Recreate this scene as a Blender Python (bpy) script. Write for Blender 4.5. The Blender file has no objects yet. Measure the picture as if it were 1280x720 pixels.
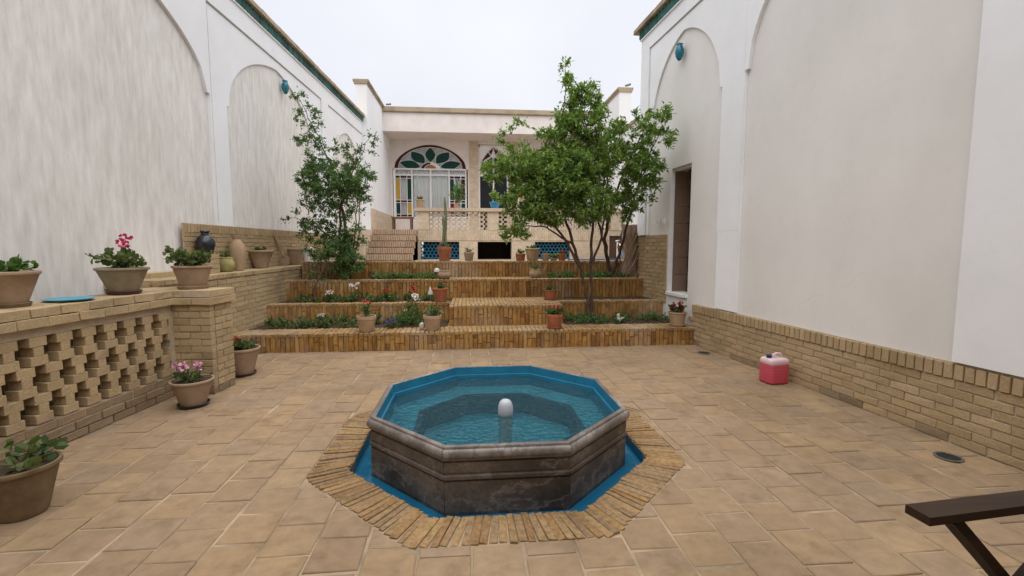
import bpy, math, random
import numpy as np
from mathutils import Vector, Matrix
random.seed(7)
rnd = random.random
def U(a, b): return a + (b - a) * random.random()
PI = math.pi
S = bpy.context.scene
COL = S.collection

# ------------------------------------------------------------------ camera, sky, sun, exposure
cam_d = bpy.data.cameras.new('camera')
cam = bpy.data.objects.new('camera', cam_d)
COL.objects.link(cam)
cam_d.sensor_width = 36.0
cam_d.lens = 36.0 * 570.0 / 1280.0
cam_d.clip_start = 0.05
cam_d.clip_end = 3000
cam.location = (0, 0, 1.45)
cam.rotation_euler = (math.radians(90 - 5.21), 0, math.radians(-5.19))
S.camera = cam

SUN_EL, SUN_AZ = math.radians(78), math.radians(175)     # azimuth measured from +Y towards +X
w = bpy.data.worlds.new('World')
S.world = w
w.use_nodes = True
nt = w.node_tree
bg = nt.nodes['Background']
sky = nt.nodes.new('ShaderNodeTexSky')
sky.sky_type = 'NISHITA'
sky.sun_disc = False
sky.sun_elevation = SUN_EL
sky.sun_rotation = SUN_AZ
sky.air_density = 1.0
sky.dust_density = 4.0
tc = nt.nodes.new('ShaderNodeTexCoord')
nz = nt.nodes.new('ShaderNodeTexNoise')
nz.inputs['Scale'].default_value = 1.6
nz.inputs['Detail'].default_value = 5
nz.inputs['Roughness'].default_value = 0.5
nt.links.new(tc.outputs['Generated'], nz.inputs['Vector'])
cl = nt.nodes.new('ShaderNodeValToRGB')                  # overcast cloud sheet in front of the blue
cl.color_ramp.elements[0].position = 0.3
cl.color_ramp.elements[0].color = (2.85, 2.92, 3.16, 1)
cl.color_ramp.elements[1].position = 0.72
cl.color_ramp.elements[1].color = (3.6, 3.65, 3.85, 1)
nt.links.new(nz.outputs['Fac'], cl.inputs['Fac'])
mx = nt.nodes.new('ShaderNodeMix')
mx.data_type = 'RGBA'
mx.inputs[0].default_value = 0.95
nt.links.new(sky.outputs['Color'], mx.inputs[6])
nt.links.new(cl.outputs['Color'], mx.inputs[7])
nt.links.new(mx.outputs[2], bg.inputs['Color'])
bg.inputs['Strength'].default_value = 0.1

sun_d = bpy.data.lights.new('sun', 'SUN')
sun_d.energy = 1.5
sun_d.angle = math.radians(95)
sun_d.color = (1.0, 0.985, 0.965)
sun = bpy.data.objects.new('sun', sun_d)
COL.objects.link(sun)
sun.rotation_euler = (math.radians(90) - SUN_EL, 0, math.radians(180) - SUN_AZ)
sun.location = (0, 0, 12)

S.view_settings.view_transform = 'Standard'
S.view_settings.look = 'None'
S.view_settings.exposure = 1.42
S.view_settings.gamma = 1.0
S.view_settings.use_curve_mapping = False
S.render.engine = 'CYCLES'
S.cycles.max_bounces = 8
S.cycles.diffuse_bounces = 5
S.cycles.transparent_max_bounces = 12

# ------------------------------------------------------------------ materials
def new_mat(name):
    m = bpy.data.materials.new(name)
    m.use_nodes = True
    t = m.node_tree
    return m, t, t.nodes['Principled BSDF']

def N(t, kind, **kw):
    n = t.nodes.new(kind)
    for k, v in kw.items():
        if k in n.inputs: n.inputs[k].default_value = v
        else: setattr(n, k, v)
    return n

def ramp(t, cols, pos=None, interp='LINEAR'):
    r = t.nodes.new('ShaderNodeValToRGB')
    e = r.color_ramp.elements
    r.color_ramp.interpolation = interp
    n = len(cols)
    while len(e) < n: e.new(0.5)
    for i, c in enumerate(cols):
        e[i].position = (i / (n - 1)) if pos is None else pos[i]
        e[i].color = (*c, 1) if len(c) == 3 else c
    return r

def mixc(t, a, b, fac, mode='MIX'):
    n = t.nodes.new('ShaderNodeMix')
    n.data_type = 'RGBA'
    n.blend_type = mode
    for sock, v in ((n.inputs[6], a), (n.inputs[7], b), (n.inputs[0], fac)):
        if hasattr(v, 'links'): t.links.new(v, sock)
        elif isinstance(v, (tuple, list)): sock.default_value = (*v, 1) if len(v) == 3 else v
        else: sock.default_value = v
    return n.outputs[2]

def pos_noise(t, scale, detail=4, rough=0.55, stretch=(1, 1, 1), obj=False):
    if obj:
        g = t.nodes.new('ShaderNodeTexCoord').outputs['Object']
    else:
        g = t.nodes.new('ShaderNodeNewGeometry').outputs['Position']
    mp = t.nodes.new('ShaderNodeMapping')
    mp.inputs['Scale'].default_value = stretch
    t.links.new(g, mp.inputs['Vector'])
    n = N(t, 'ShaderNodeTexNoise', Scale=scale, Detail=detail, Roughness=rough)
    t.links.new(mp.outputs[0], n.inputs['Vector'])
    return n.outputs['Fac']

def piece_random(t):
    o = t.nodes.new('ShaderNodeObjectInfo')
    g = t.nodes.new('ShaderNodeNewGeometry')
    a = N(t, 'ShaderNodeMath', operation='ADD')
    t.links.new(o.outputs['Random'], a.inputs[0])
    t.links.new(g.outputs['Random Per Island'], a.inputs[1])
    f = N(t, 'ShaderNodeMath', operation='FRACT')
    t.links.new(a.outputs[0], f.inputs[0])
    return f.outputs[0]

def bump(t, b, fac, strength, dist):
    n = N(t, 'ShaderNodeBump', Strength=strength, Distance=dist)
    t.links.new(fac, n.inputs['Height'])
    t.links.new(n.outputs[0], b.inputs['Normal'])
    return n

def brick_mat(name, cols, stain=(0.62, 1.12), grain=(0.8, 1.15), gscale=70, sscale=1.6, stretch=(1, 1, 1),
              rough=0.88, bstr=0.5, extra=None):
    m, t, b = new_mat(name)
    c = ramp(t, cols)
    t.links.new(piece_random(t), c.inputs['Fac'])
    g = ramp(t, [(grain[0],) * 3, (grain[1],) * 3], [0.3, 0.72])
    gn = pos_noise(t, gscale, 3, 0.65, stretch)
    t.links.new(gn, g.inputs['Fac'])
    s = ramp(t, [(stain[0],) * 3, (1, 1, 1), (stain[1],) * 3], [0.28, 0.5, 0.75])
    t.links.new(pos_noise(t, sscale, 5, 0.6), s.inputs['Fac'])
    o = mixc(t, c.outputs[0], g.outputs[0], 1.0, 'MULTIPLY')
    o = mixc(t, o, s.outputs[0], 1.0, 'MULTIPLY')
    if extra: o = extra(t, o)
    t.links.new(o, b.inputs['Base Color'])
    b.inputs['Roughness'].default_value = rough
    b.inputs['Specular IOR Level'].default_value = 0.25
    bump(t, b, gn, bstr, 0.006)
    return m

def plain_mat(name, col, rough=0.6, var=0.15, scale=20, spec=0.4, bstr=0.15, stretch=(1, 1, 1), metal=0, obj=True):
    m, t, b = new_mat(name)
    n = pos_noise(t, scale, 4, 0.6, stretch, obj)
    r = ramp(t, [tuple(x * (1 - var) for x in col), col, tuple(min(1, x * (1 + var)) for x in col)], [0.25, 0.5, 0.75])
    t.links.new(n, r.inputs['Fac'])
    t.links.new(r.outputs[0], b.inputs['Base Color'])
    b.inputs['Roughness'].default_value = rough
    b.inputs['Specular IOR Level'].default_value = spec
    b.inputs['Metallic'].default_value = metal
    if bstr: bump(t, b, n, bstr, 0.004)
    return m

def plaster_mat(name, a, bcol, scale, stretch, bscale=45, bstr=0.25, stain=None):
    m, t, b = new_mat(name)
    n = pos_noise(t, scale, 5, 0.6, stretch)
    r = ramp(t, [a, bcol], [0.3, 0.7])
    t.links.new(n, r.inputs['Fac'])
    o = r.outputs[0]
    s = ramp(t, [(0.94, 0.935, 0.925), (1, 1, 1)], [0.32, 0.6])
    t.links.new(pos_noise(t, 0.8, 4, 0.55), s.inputs['Fac'])
    o = mixc(t, o, s.outputs[0], 1.0, 'MULTIPLY')
    g = t.nodes.new('ShaderNodeNewGeometry')
    dn = N(t, 'ShaderNodeTexNoise', Scale=2.2, Detail=4)
    t.links.new(g.outputs['Position'], dn.inputs['Vector'])
    vm = N(t, 'ShaderNodeVectorMath', operation='MULTIPLY_ADD')
    vm.inputs[1].default_value = (0.5, 0.5, 0.5)
    t.links.new(dn.outputs['Color'], vm.inputs[0]); t.links.new(g.outputs['Position'], vm.inputs[2])
    vo = N(t, 'ShaderNodeTexVoronoi', feature='DISTANCE_TO_EDGE', Scale=0.55)
    t.links.new(vm.outputs[0], vo.inputs['Vector'])
    ck = ramp(t, [(1, 1, 1), (0, 0, 0)], [0.0, 0.0025]); t.links.new(vo.outputs['Distance'], ck.inputs['Fac'])
    mk = ramp(t, [(0, 0, 0), (0.3, 0.3, 0.3)], [0.57, 0.64]); t.links.new(pos_noise(t, 0.7, 2, 0.5), mk.inputs['Fac'])
    ckm = mixc(t, ck.outputs[0], mk.outputs[0], 1.0, 'MULTIPLY')
    o = mixc(t, o, tuple(x * 0.55 for x in a), ckm)
    sp = ramp(t, [(0.93, 0.92, 0.90), (1, 1, 1)], [0.36, 0.42]); t.links.new(pos_noise(t, 9, 3, 0.5), sp.inputs['Fac'])
    o = mixc(t, o, sp.outputs[0], 0.2, 'MULTIPLY')
    t.links.new(o, b.inputs['Base Color'])
    b.inputs['Roughness'].default_value = 0.92
    b.inputs['Specular IOR Level'].default_value = 0.15
    bn = pos_noise(t, bscale, 4, 0.6, stretch)
    bump(t, b, bn, bstr, 0.006)
    return m

def efflo(t, o):                                        # pale lime bloom in patches
    r = ramp(t, [(0, 0, 0), (0.5, 0.5, 0.5)], [0.5, 0.75])
    t.links.new(pos_noise(t, 1.1, 5, 0.65, (1, 1, 0.7)), r.inputs['Fac'])
    return mixc(t, o, (0.46, 0.40, 0.33), r.outputs[0])

M = {}
M['white'] = plaster_mat('white_plaster', (0.80, 0.81, 0.83), (0.85, 0.86, 0.88), 1.5, (1, 1, 1), 30, 0.12)
M['recess'] = plaster_mat('beige_plaster', (0.70, 0.68, 0.655), (0.77, 0.75, 0.725), 1.3, (1, 1, 0.6), 25, 0.1)
M['straw'] = plaster_mat('straw_plaster', (0.635, 0.605, 0.57), (0.82, 0.80, 0.775), 13, (1, 1, 0.22), 22, 0.35)
M['pink'] = plaster_mat('warm_plaster', (0.70, 0.645, 0.61), (0.79, 0.735, 0.70), 3, (1, 1, 1), 30, 0.2)
def dirt(t, o):
    r = ramp(t, [(0.62, 0.58, 0.54), (1, 1, 1)], [0.34, 0.47]); t.links.new(pos_noise(t, 4.5, 6, 0.7), r.inputs['Fac'])
    o = mixc(t, o, r.outputs[0], 0.5, 'MULTIPLY')
    r = ramp(t, [(0, 0, 0), (1, 1, 1)], [0.60, 0.72]); t.links.new(pos_noise(t, 1.7, 5, 0.65), r.inputs['Fac'])
    o = mixc(t, o, (0.44, 0.32, 0.16), mixc(t, r.outputs[0], (0.35, 0.35, 0.35), 1.0, 'MULTIPLY'))
    return o
M['tile'] = brick_mat('paving_clay', [(0.255, 0.174, 0.104), (0.287, 0.196, 0.117), (0.264, 0.186, 0.117), (0.309, 0.214, 0.124), (0.292, 0.198, 0.112), (0.268, 0.191, 0.124)],
                      stain=(0.74, 1.1), grain=(0.84, 1.1), gscale=11, sscale=0.9, bstr=0.45, extra=dirt)
M['mortar'] = plain_mat('mortar', (0.30, 0.228, 0.152), 0.95, 0.5, 3.5, 0.1, 0.4, obj=False)
M['mortar_tan'] = plain_mat('mortar_tan', (0.44, 0.36, 0.26), 0.95, 0.18, 10, 0.1, 0.4, obj=False)
M['mortar_step'] = plain_mat('brown_mortar', (0.27, 0.175, 0.09), 0.95, 0.25, 14, 0.1, 0.4, obj=False)
M['mortar_ring'] = plain_mat('sandy_mortar', (0.21, 0.15, 0.092), 0.95, 0.25, 25, 0.1, 0.5, obj=False)
M['ring'] = brick_mat('border_brick', [(0.24, 0.14, 0.062), (0.30, 0.178, 0.075), (0.27, 0.175, 0.09), (0.33, 0.21, 0.095), (0.23, 0.15, 0.08), (0.29, 0.195, 0.105)],
                      grain=(0.62, 1.2), gscale=34, bstr=1.0)
M['dado'] = brick_mat('dado_brick', [(0.341, 0.244, 0.132), (0.402, 0.287, 0.157), (0.362, 0.264, 0.153), (0.442, 0.325, 0.188)], stain=(0.75, 1.1))
M['bal'] = brick_mat('balustrade_brick', [(0.357, 0.262, 0.146), (0.423, 0.316, 0.176), (0.395, 0.289, 0.172), (0.450, 0.334, 0.189)], stain=(0.68, 1.1))
M['baldark'] = brick_mat('plinth_brick', [(0.215, 0.153, 0.091), (0.273, 0.195, 0.121), (0.245, 0.181, 0.117)], stain=(0.65, 1.1))
M['step'] = brick_mat('step_brick', [(0.204, 0.095, 0.029), (0.314, 0.153, 0.040), (0.371, 0.198, 0.056), (0.269, 0.133, 0.043), (0.398, 0.234, 0.077), (0.324, 0.175, 0.060)],
                      grain=(0.55, 1.25), gscale=26, stretch=(1, 1, 0.3), bstr=0.7, extra=efflo)
M['tread'] = brick_mat('tread_brick', [(0.271, 0.162, 0.065), (0.332, 0.204, 0.085), (0.297, 0.192, 0.094)], grain=(0.7, 1.15), gscale=25, bstr=0.6, extra=efflo)
M['coping'] = brick_mat('coping_brick', [(0.353, 0.284, 0.198), (0.420, 0.335, 0.234), (0.319, 0.258, 0.180)])
M['glaze'] = brick_mat('green_glazed_tile', [(0.02, 0.07, 0.055), (0.03, 0.14, 0.12), (0.06, 0.16, 0.14), (0.02, 0.07, 0.05)], rough=0.3, bstr=0.1)
M['house'] = brick_mat('pale_brick', [(0.52, 0.42, 0.31), (0.58, 0.47, 0.35), (0.50, 0.40, 0.30)], stain=(0.8, 1.08))
M['stair'] = brick_mat('stair_brick', [(0.42, 0.30, 0.21), (0.48, 0.36, 0.26), (0.40, 0.29, 0.21)], stain=(0.75, 1.08))
M['lattice'] = brick_mat('lattice_brick', [(0.60, 0.50, 0.38), (0.66, 0.56, 0.44)], stain=(0.85, 1.05))
M['soil'] = plain_mat('soil', (0.06, 0.042, 0.028), 1.0, 0.5, 40, 0.1, 1.0, obj=False)
M['dust'] = plain_mat('packed_earth', (0.33, 0.26, 0.18), 1.0, 0.25, 6, 0.1, 0.5, obj=False)
M['paint'] = plain_mat('blue_paint', (0.010, 0.14, 0.245), 0.42, 0.18, 7, 0.4, 0.08)
M['paintpale'] = plain_mat('scatter_lit_blue_paint', (0.06, 0.27, 0.35), 0.6, 0.25, 9, 0.3, 0.08)  # underwater blue lightened in colour to stand in for light scattered by water
M['whitepaint'] = plain_mat('white_paint', (0.76, 0.75, 0.74), 0.5, 0.04, 8, 0.4, 0.03)
M['wood'] = plain_mat('dark_wood', (0.026, 0.014, 0.007), 0.65, 0.6, 14, 0.2, 0.3, (0.12, 1, 1))
M['bench'] = plain_mat('brown_wood', (0.16, 0.07, 0.035), 0.5, 0.4, 14, 0.4, 0.2, (1, 0.15, 1))
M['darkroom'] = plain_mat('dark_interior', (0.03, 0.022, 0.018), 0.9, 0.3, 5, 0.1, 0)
M['doorleaf'] = plain_mat('brown_door_wood', (0.11, 0.065, 0.045), 0.55, 0.3, 9, 0.3, 0.1, (3, 3, 0.4))
M['roomtile'] = plain_mat('room_tile', (0.24, 0.16, 0.115), 0.4, 0.08, 5, 0.4, 0.02)
M['bark'] = plain_mat('bark', (0.095, 0.065, 0.046), 0.95, 0.5, 28, 0.1, 1.0, (1, 1, 0.3), obj=False)
M['oldbark'] = plain_mat('old_bark', (0.27, 0.19, 0.135), 0.95, 0.45, 18, 0.1, 1.0, (1, 1, 0.3), obj=False)
M['terracotta'] = plain_mat('terracotta', (0.317, 0.114, 0.057), 0.85, 0.22, 9, 0.2, 0.2)
M['clay'] = plain_mat('pale_clay', (0.378, 0.264, 0.163), 0.88, 0.2, 8, 0.2, 0.25)
M['clayrose'] = plain_mat('rosy_clay', (0.317, 0.224, 0.152), 0.88, 0.2, 8, 0.2, 0.25)
M['claygreen'] = plain_mat('greenish_clay', (0.238, 0.198, 0.128), 0.8, 0.25, 9, 0.25, 0.25)
M['claydark'] = plain_mat('mossy_clay', (0.167, 0.119, 0.066), 0.85, 0.35, 9, 0.2, 0.3)
M['saucerdark'] = plain_mat('dark_red_plastic', (0.075, 0.028, 0.022), 0.5, 0.2, 9, 0.4, 0)
M['saucerblack'] = plain_mat('black_plastic', (0.012, 0.013, 0.014), 0.35, 0.3, 9, 0.5, 0)
M['blackglaze'] = plain_mat('black_glaze', (0.018, 0.02, 0.026), 0.28, 0.4, 9, 0.5, 0.1)
M['bluecer'] = plain_mat('blue_ceramic', (0.02, 0.22, 0.40), 0.25, 0.25, 9, 0.5, 0.05)
M['tealcer'] = plain_mat('teal_ceramic', (0.01, 0.145, 0.21), 0.25, 0.5, 12, 0.5, 0.1)
M['plate'] = plain_mat('blue_plate', (0.06, 0.27, 0.38), 0.4, 0.15, 9, 0.5, 0.05)
M['gourd'] = plain_mat('yellow_green_clay', (0.33, 0.29, 0.12), 0.6, 0.3, 9, 0.3, 0.1)
M['offwhite'] = plain_mat('weathered_white', (0.50, 0.45, 0.40), 0.6, 0.25, 20, 0.3, 0.1)
M['metal'] = plain_mat('galvanised_metal', (0.22, 0.22, 0.21), 0.45, 0.25, 25, 0.5, 0.1, metal=0.7)
M['grille'] = plain_mat('dark_drain', (0.05, 0.052, 0.05), 0.5, 0.3, 25, 0.5, 0.1, metal=0.5)
M['hose'] = plain_mat('blue_hose', (0.03, 0.14, 0.42), 0.4, 0.1, 9, 0.4, 0)
M['black'] = plain_mat('black_metal', (0.02, 0.02, 0.022), 0.45, 0.2, 9, 0.4, 0)
M['petal_pink'] = plain_mat('pink_petal', (0.55, 0.05, 0.14), 0.6, 0.25, 60, 0.2, 0)
M['petal_pale'] = plain_mat('pale_pink_petal', (0.62, 0.30, 0.45), 0.6, 0.2, 60, 0.2, 0)
M['petal_red'] = plain_mat('red_petal', (0.36, 0.025, 0.018), 0.6, 0.25, 60, 0.2, 0)
M['petal_white'] = plain_mat('white_petal', (0.60, 0.53, 0.49), 0.6, 0.1, 60, 0.2, 0)
M['petal_violet'] = plain_mat('violet_petal', (0.16, 0.07, 0.42), 0.6, 0.2, 60, 0.2, 0)
M['petal_orange'] = plain_mat('orange_petal', (0.45, 0.09, 0.025), 0.6, 0.2, 60, 0.2, 0)
M['cactus'] = plain_mat('cactus_skin', (0.15, 0.155, 0.085), 0.7, 0.3, 25, 0.3, 0.3)

def leaf_mat(name, cols, trans=0.3):
    m, t, b = new_mat(name)
    c = ramp(t, cols)
    t.links.new(piece_random(t), c.inputs['Fac'])
    t.links.new(c.outputs[0], b.inputs['Base Color'])
    b.inputs['Roughness'].default_value = 0.42
    b.inputs['Specular IOR Level'].default_value = 0.4
    tr = t.nodes.new('ShaderNodeBsdfTranslucent')
    t.links.new(mixc(t, c.outputs[0], (1.5, 1.6, 0.7), 1.0, 'MULTIPLY'), tr.inputs['Color'])
    ms = t.nodes.new('ShaderNodeMixShader')
    ms.inputs[0].default_value = trans
    out = t.nodes['Material Output']
    t.links.new(b.outputs[0], ms.inputs[1])
    t.links.new(tr.outputs[0], ms.inputs[2])
    t.links.new(ms.outputs[0], out.inputs['Surface'])
    return m
M['leaf'] = leaf_mat('pomegranate_leaf', [(0.06, 0.12, 0.028), (0.12, 0.21, 0.044), (0.185, 0.285, 0.062), (0.27, 0.35, 0.10)])
M['leafdark'] = leaf_mat('dark_shrub_leaf', [(0.040, 0.091, 0.025), (0.063, 0.130, 0.034), (0.092, 0.169, 0.046), (0.127, 0.195, 0.069)])
M['leafpot'] = leaf_mat('pot_plant_leaf', [(0.04, 0.075, 0.022), (0.065, 0.11, 0.03), (0.10, 0.14, 0.045), (0.14, 0.14, 0.055)])
M['leafpale'] = leaf_mat('pale_bed_leaf', [(0.07, 0.11, 0.035), (0.11, 0.16, 0.05), (0.16, 0.19, 0.07), (0.05, 0.09, 0.03)])
M['leafred'] = leaf_mat('reddish_leaf', [(0.12, 0.03, 0.025), (0.17, 0.05, 0.035), (0.07, 0.08, 0.03), (0.10, 0.04, 0.03)])

def glass_mat(name, col, rough=0.08):
    m, t, b = new_mat(name)
    b.inputs['Base Color'].default_value = (*col, 1)
    b.inputs['Roughness'].default_value = 0.35
    b.inputs['Specular IOR Level'].default_value = 0.12
    return m
for k, c in dict(green=(0.008, 0.05, 0.04), maroon=(0.075, 0.012, 0.014), red=(0.16, 0.012, 0.03), yellow=(0.48, 0.31, 0.05),
                 orange=(0.42, 0.17, 0.05), navy=(0.02, 0.015, 0.045), dark=(0.02, 0.022, 0.026), orangered=(0.30, 0.05, 0.02)).items():
    M['g_' + k] = glass_mat('stained_glass_' + k, c)

def clear_glass(name):
    m, t, b = new_mat(name)
    tr = N(t, 'ShaderNodeBsdfTransparent')
    tr.inputs[0].default_value = (0.93, 0.95, 0.95, 1)
    gl = N(t, 'ShaderNodeBsdfGlossy', Roughness=0.03)
    lw = N(t, 'ShaderNodeFresnel', IOR=1.45)
    ms = t.nodes.new('ShaderNodeMixShader')
    t.links.new(lw.outputs[0], ms.inputs[0])
    t.links.new(tr.outputs[0], ms.inputs[1])
    t.links.new(gl.outputs[0], ms.inputs[2])
    t.links.new(ms.outputs[0], t.nodes['Material Output'].inputs['Surface'])
    return m
M['clear'] = clear_glass('clear_glass')
M['curtain'] = plain_mat('white_curtain', (0.86, 0.87, 0.86), 0.9, 0.1, 6, 0.1, 0, (6, 1, 0.1))

def water_mat(name, tint, bscale, bstr, murk=(0.05, 0.22, 0.27), mfac=0.0):
    m, t, b = new_mat(name)
    tr = N(t, 'ShaderNodeBsdfTransparent')
    tr.inputs[0].default_value = (*tint, 1)
    gl = N(t, 'ShaderNodeBsdfGlossy', Roughness=0.04)
    n1 = pos_noise(t, bscale, 3, 0.55)
    g = t.nodes.new('ShaderNodeNewGeometry')
    wv = N(t, 'ShaderNodeTexVoronoi', Scale=bscale * 0.75)
    t.links.new(g.outputs['Position'], wv.inputs['Vector'])
    ad = N(t, 'ShaderNodeMath', operation='ADD')
    t.links.new(n1, ad.inputs[0])
    t.links.new(wv.outputs['Distance'], ad.inputs[1])
    bp = N(t, 'ShaderNodeBump', Strength=bstr, Distance=0.045)
    t.links.new(ad.outputs[0], bp.inputs['Height'])
    fr = N(t, 'ShaderNodeFresnel', IOR=1.42)
    t.links.new(bp.outputs[0], fr.inputs['Normal'])
    t.links.new(bp.outputs[0], gl.inputs['Normal'])
    df = N(t, 'ShaderNodeBsdfDiffuse'); df.inputs[0].default_value = (*murk, 1)
    m0 = t.nodes.new('ShaderNodeMixShader'); m0.inputs[0].default_value = mfac
    t.links.new(tr.outputs[0], m0.inputs[1]); t.links.new(df.outputs[0], m0.inputs[2])
    ms = t.nodes.new('ShaderNodeMixShader')
    t.links.new(fr.outputs[0], ms.inputs[0])
    t.links.new(m0.outputs[0], ms.inputs[1])
    t.links.new(gl.outputs[0], ms.inputs[2])
    t.links.new(ms.outputs[0], t.nodes['Material Output'].inputs['Surface'])
    return m
M['water'] = water_mat('pool_water', (0.72, 0.88, 0.88), 30, 1.0, (0.07, 0.26, 0.31), 0.10)
M['moatwater'] = water_mat('moat_water', (0.8, 0.92, 0.95), 9, 0.06)

def marble_mat():
    m, t, b = new_mat('veined_dark_marble')
    n = pos_noise(t, 2.6, 5, 0.5, (1, 1, 1.2))
    base = ramp(t, [(0.032, 0.023, 0.018), (0.074, 0.057, 0.046), (0.150, 0.122, 0.102)], [0.3, 0.52, 0.75])
    t.links.new(n, base.inputs['Fac'])
    v = pos_noise(t, 2.0, 7, 0.62, (1, 1, 1.8))
    vein = ramp(t, [(0, 0, 0), (0.4, 0.4, 0.4), (0, 0, 0)], [0.475, 0.50, 0.525])
    t.links.new(v, vein.inputs['Fac'])
    o = mixc(t, base.outputs[0], (0.26, 0.22, 0.195), vein.outputs[0])
    sp = ramp(t, [(0.75, 0.74, 0.72), (1.15, 1.14, 1.12)], [0.35, 0.65])
    t.links.new(pos_noise(t, 45, 3, 0.6), sp.inputs['Fac'])
    o = mixc(t, o, sp.outputs[0], 1.0, 'MULTIPLY')
    t.links.new(o, b.inputs['Base Color'])
    b.inputs['Roughness'].default_value = 0.5
    bump(t, b, pos_noise(t, 60, 3, 0.6), 0.15, 0.003)
    return m
M['marble'] = marble_mat()
def rim_mat():
    m, t, b = new_mat('worn_pale_marble')
    n = pos_noise(t, 4, 5, 0.55, (1, 1, 1.3))
    base = ramp(t, [(0.08, 0.065, 0.055), (0.165, 0.14, 0.123), (0.31, 0.28, 0.258)], [0.32, 0.5, 0.72])
    t.links.new(n, base.inputs['Fac'])
    v = pos_noise(t, 3.2, 6, 0.6, (3.0, 0.9, 2.2))
    vein = ramp(t, [(0, 0, 0), (1, 1, 1), (0, 0, 0)], [0.46, 0.5, 0.54])
    t.links.new(v, vein.inputs['Fac'])
    o = mixc(t, base.outputs[0], (0.10, 0.085, 0.08), vein.outputs[0])
    t.links.new(o, b.inputs['Base Color'])
    b.inputs['Roughness'].default_value = 0.42
    bump(t, b, pos_noise(t, 60, 3, 0.6), 0.15, 0.003)
    return m
M['rim'] = rim_mat()
M['kerb'] = plain_mat('dark_kerb_stone', (0.035, 0.045, 0.05), 0.7, 0.5, 20, 0.2, 0.2)
M['nozzle'] = plain_mat('grey_plastic', (0.42, 0.44, 0.47), 0.4, 0.08, 9, 0.4, 0)
def jug_mat():
    m, t, b = new_mat('translucent_jug')
    g = t.nodes.new('ShaderNodeTexCoord')
    sp = t.nodes.new('ShaderNodeSeparateXYZ')
    t.links.new(g.outputs['Object'], sp.inputs[0])
    r = ramp(t, [(0.50, 0.055, 0.09), (0.54, 0.085, 0.12), (0.62, 0.42, 0.45), (0.66, 0.53, 0.54)], [0, 0.70, 0.735, 1])
    mp = N(t, 'ShaderNodeMapRange')
    mp.inputs['From Max'].default_value = 0.29
    t.links.new(sp.outputs['Z'], mp.inputs['Value'])
    t.links.new(mp.outputs[0], r.inputs['Fac'])
    t.links.new(r.outputs[0], b.inputs['Base Color'])
    b.inputs['Roughness'].default_value = 0.3
    b.inputs['Subsurface Weight'].default_value = 0.25
    b.inputs['Subsurface Radius'].default_value = (0.05, 0.02, 0.02)
    b.inputs['Subsurface Scale'].default_value = 0.3
    return m
M['jug'] = jug_mat()
M['cap'] = plain_mat('navy_plastic', (0.02, 0.02, 0.13), 0.35, 0.1, 9, 0.5, 0)

def course_mat(name, cols, mortar, bw, bh, vertical=False):
    m, t, b = new_mat(name)
    tcn = t.nodes.new('ShaderNodeTexCoord')
    mp = t.nodes.new('ShaderNodeMapping')
    mp.inputs['Rotation'].default_value = (math.radians(90), 0, 0) if not vertical else (math.radians(90), 0, math.radians(90))
    t.links.new(tcn.outputs['Object'], mp.inputs['Vector'])
    br = N(t, 'ShaderNodeTexBrick', Scale=1.0)
    br.inputs['Color1'].default_value = (*cols[0], 1); br.inputs['Color2'].default_value = (*cols[1], 1)
    br.inputs['Mortar'].default_value = (*mortar, 1)
    br.inputs['Mortar Size'].default_value = 0.006
    br.inputs['Brick Width'].default_value = bw; br.inputs['Row Height'].default_value = bh
    t.links.new(mp.outputs[0], br.inputs['Vector'])
    n = pos_noise(t, 5, 4, .6)
    r = ramp(t, [(.82,) * 3, (1.1,) * 3], [.3, .7]); t.links.new(n, r.inputs['Fac'])
    t.links.new(mixc(t, br.outputs['Color'], r.outputs[0], 1.0, 'MULTIPLY'), b.inputs['Base Color'])
    b.inputs['Roughness'].default_value = .9
    bp = N(t, 'ShaderNodeBump', Strength=.5, Distance=.006); bp.invert = True
    t.links.new(br.outputs['Fac'], bp.inputs['Height']); t.links.new(bp.outputs[0], b.inputs['Normal'])
    return m
M['course'] = course_mat('house_brick_courses', [(0.54, 0.43, 0.31), (0.60, 0.49, 0.36)], (0.62, 0.54, 0.44), 0.21, 0.066)
M['soldier'] = course_mat('house_soldier_courses', [(0.50, 0.38, 0.26), (0.58, 0.46, 0.33)], (0.62, 0.54, 0.44), 0.21, 0.066, True)


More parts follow.
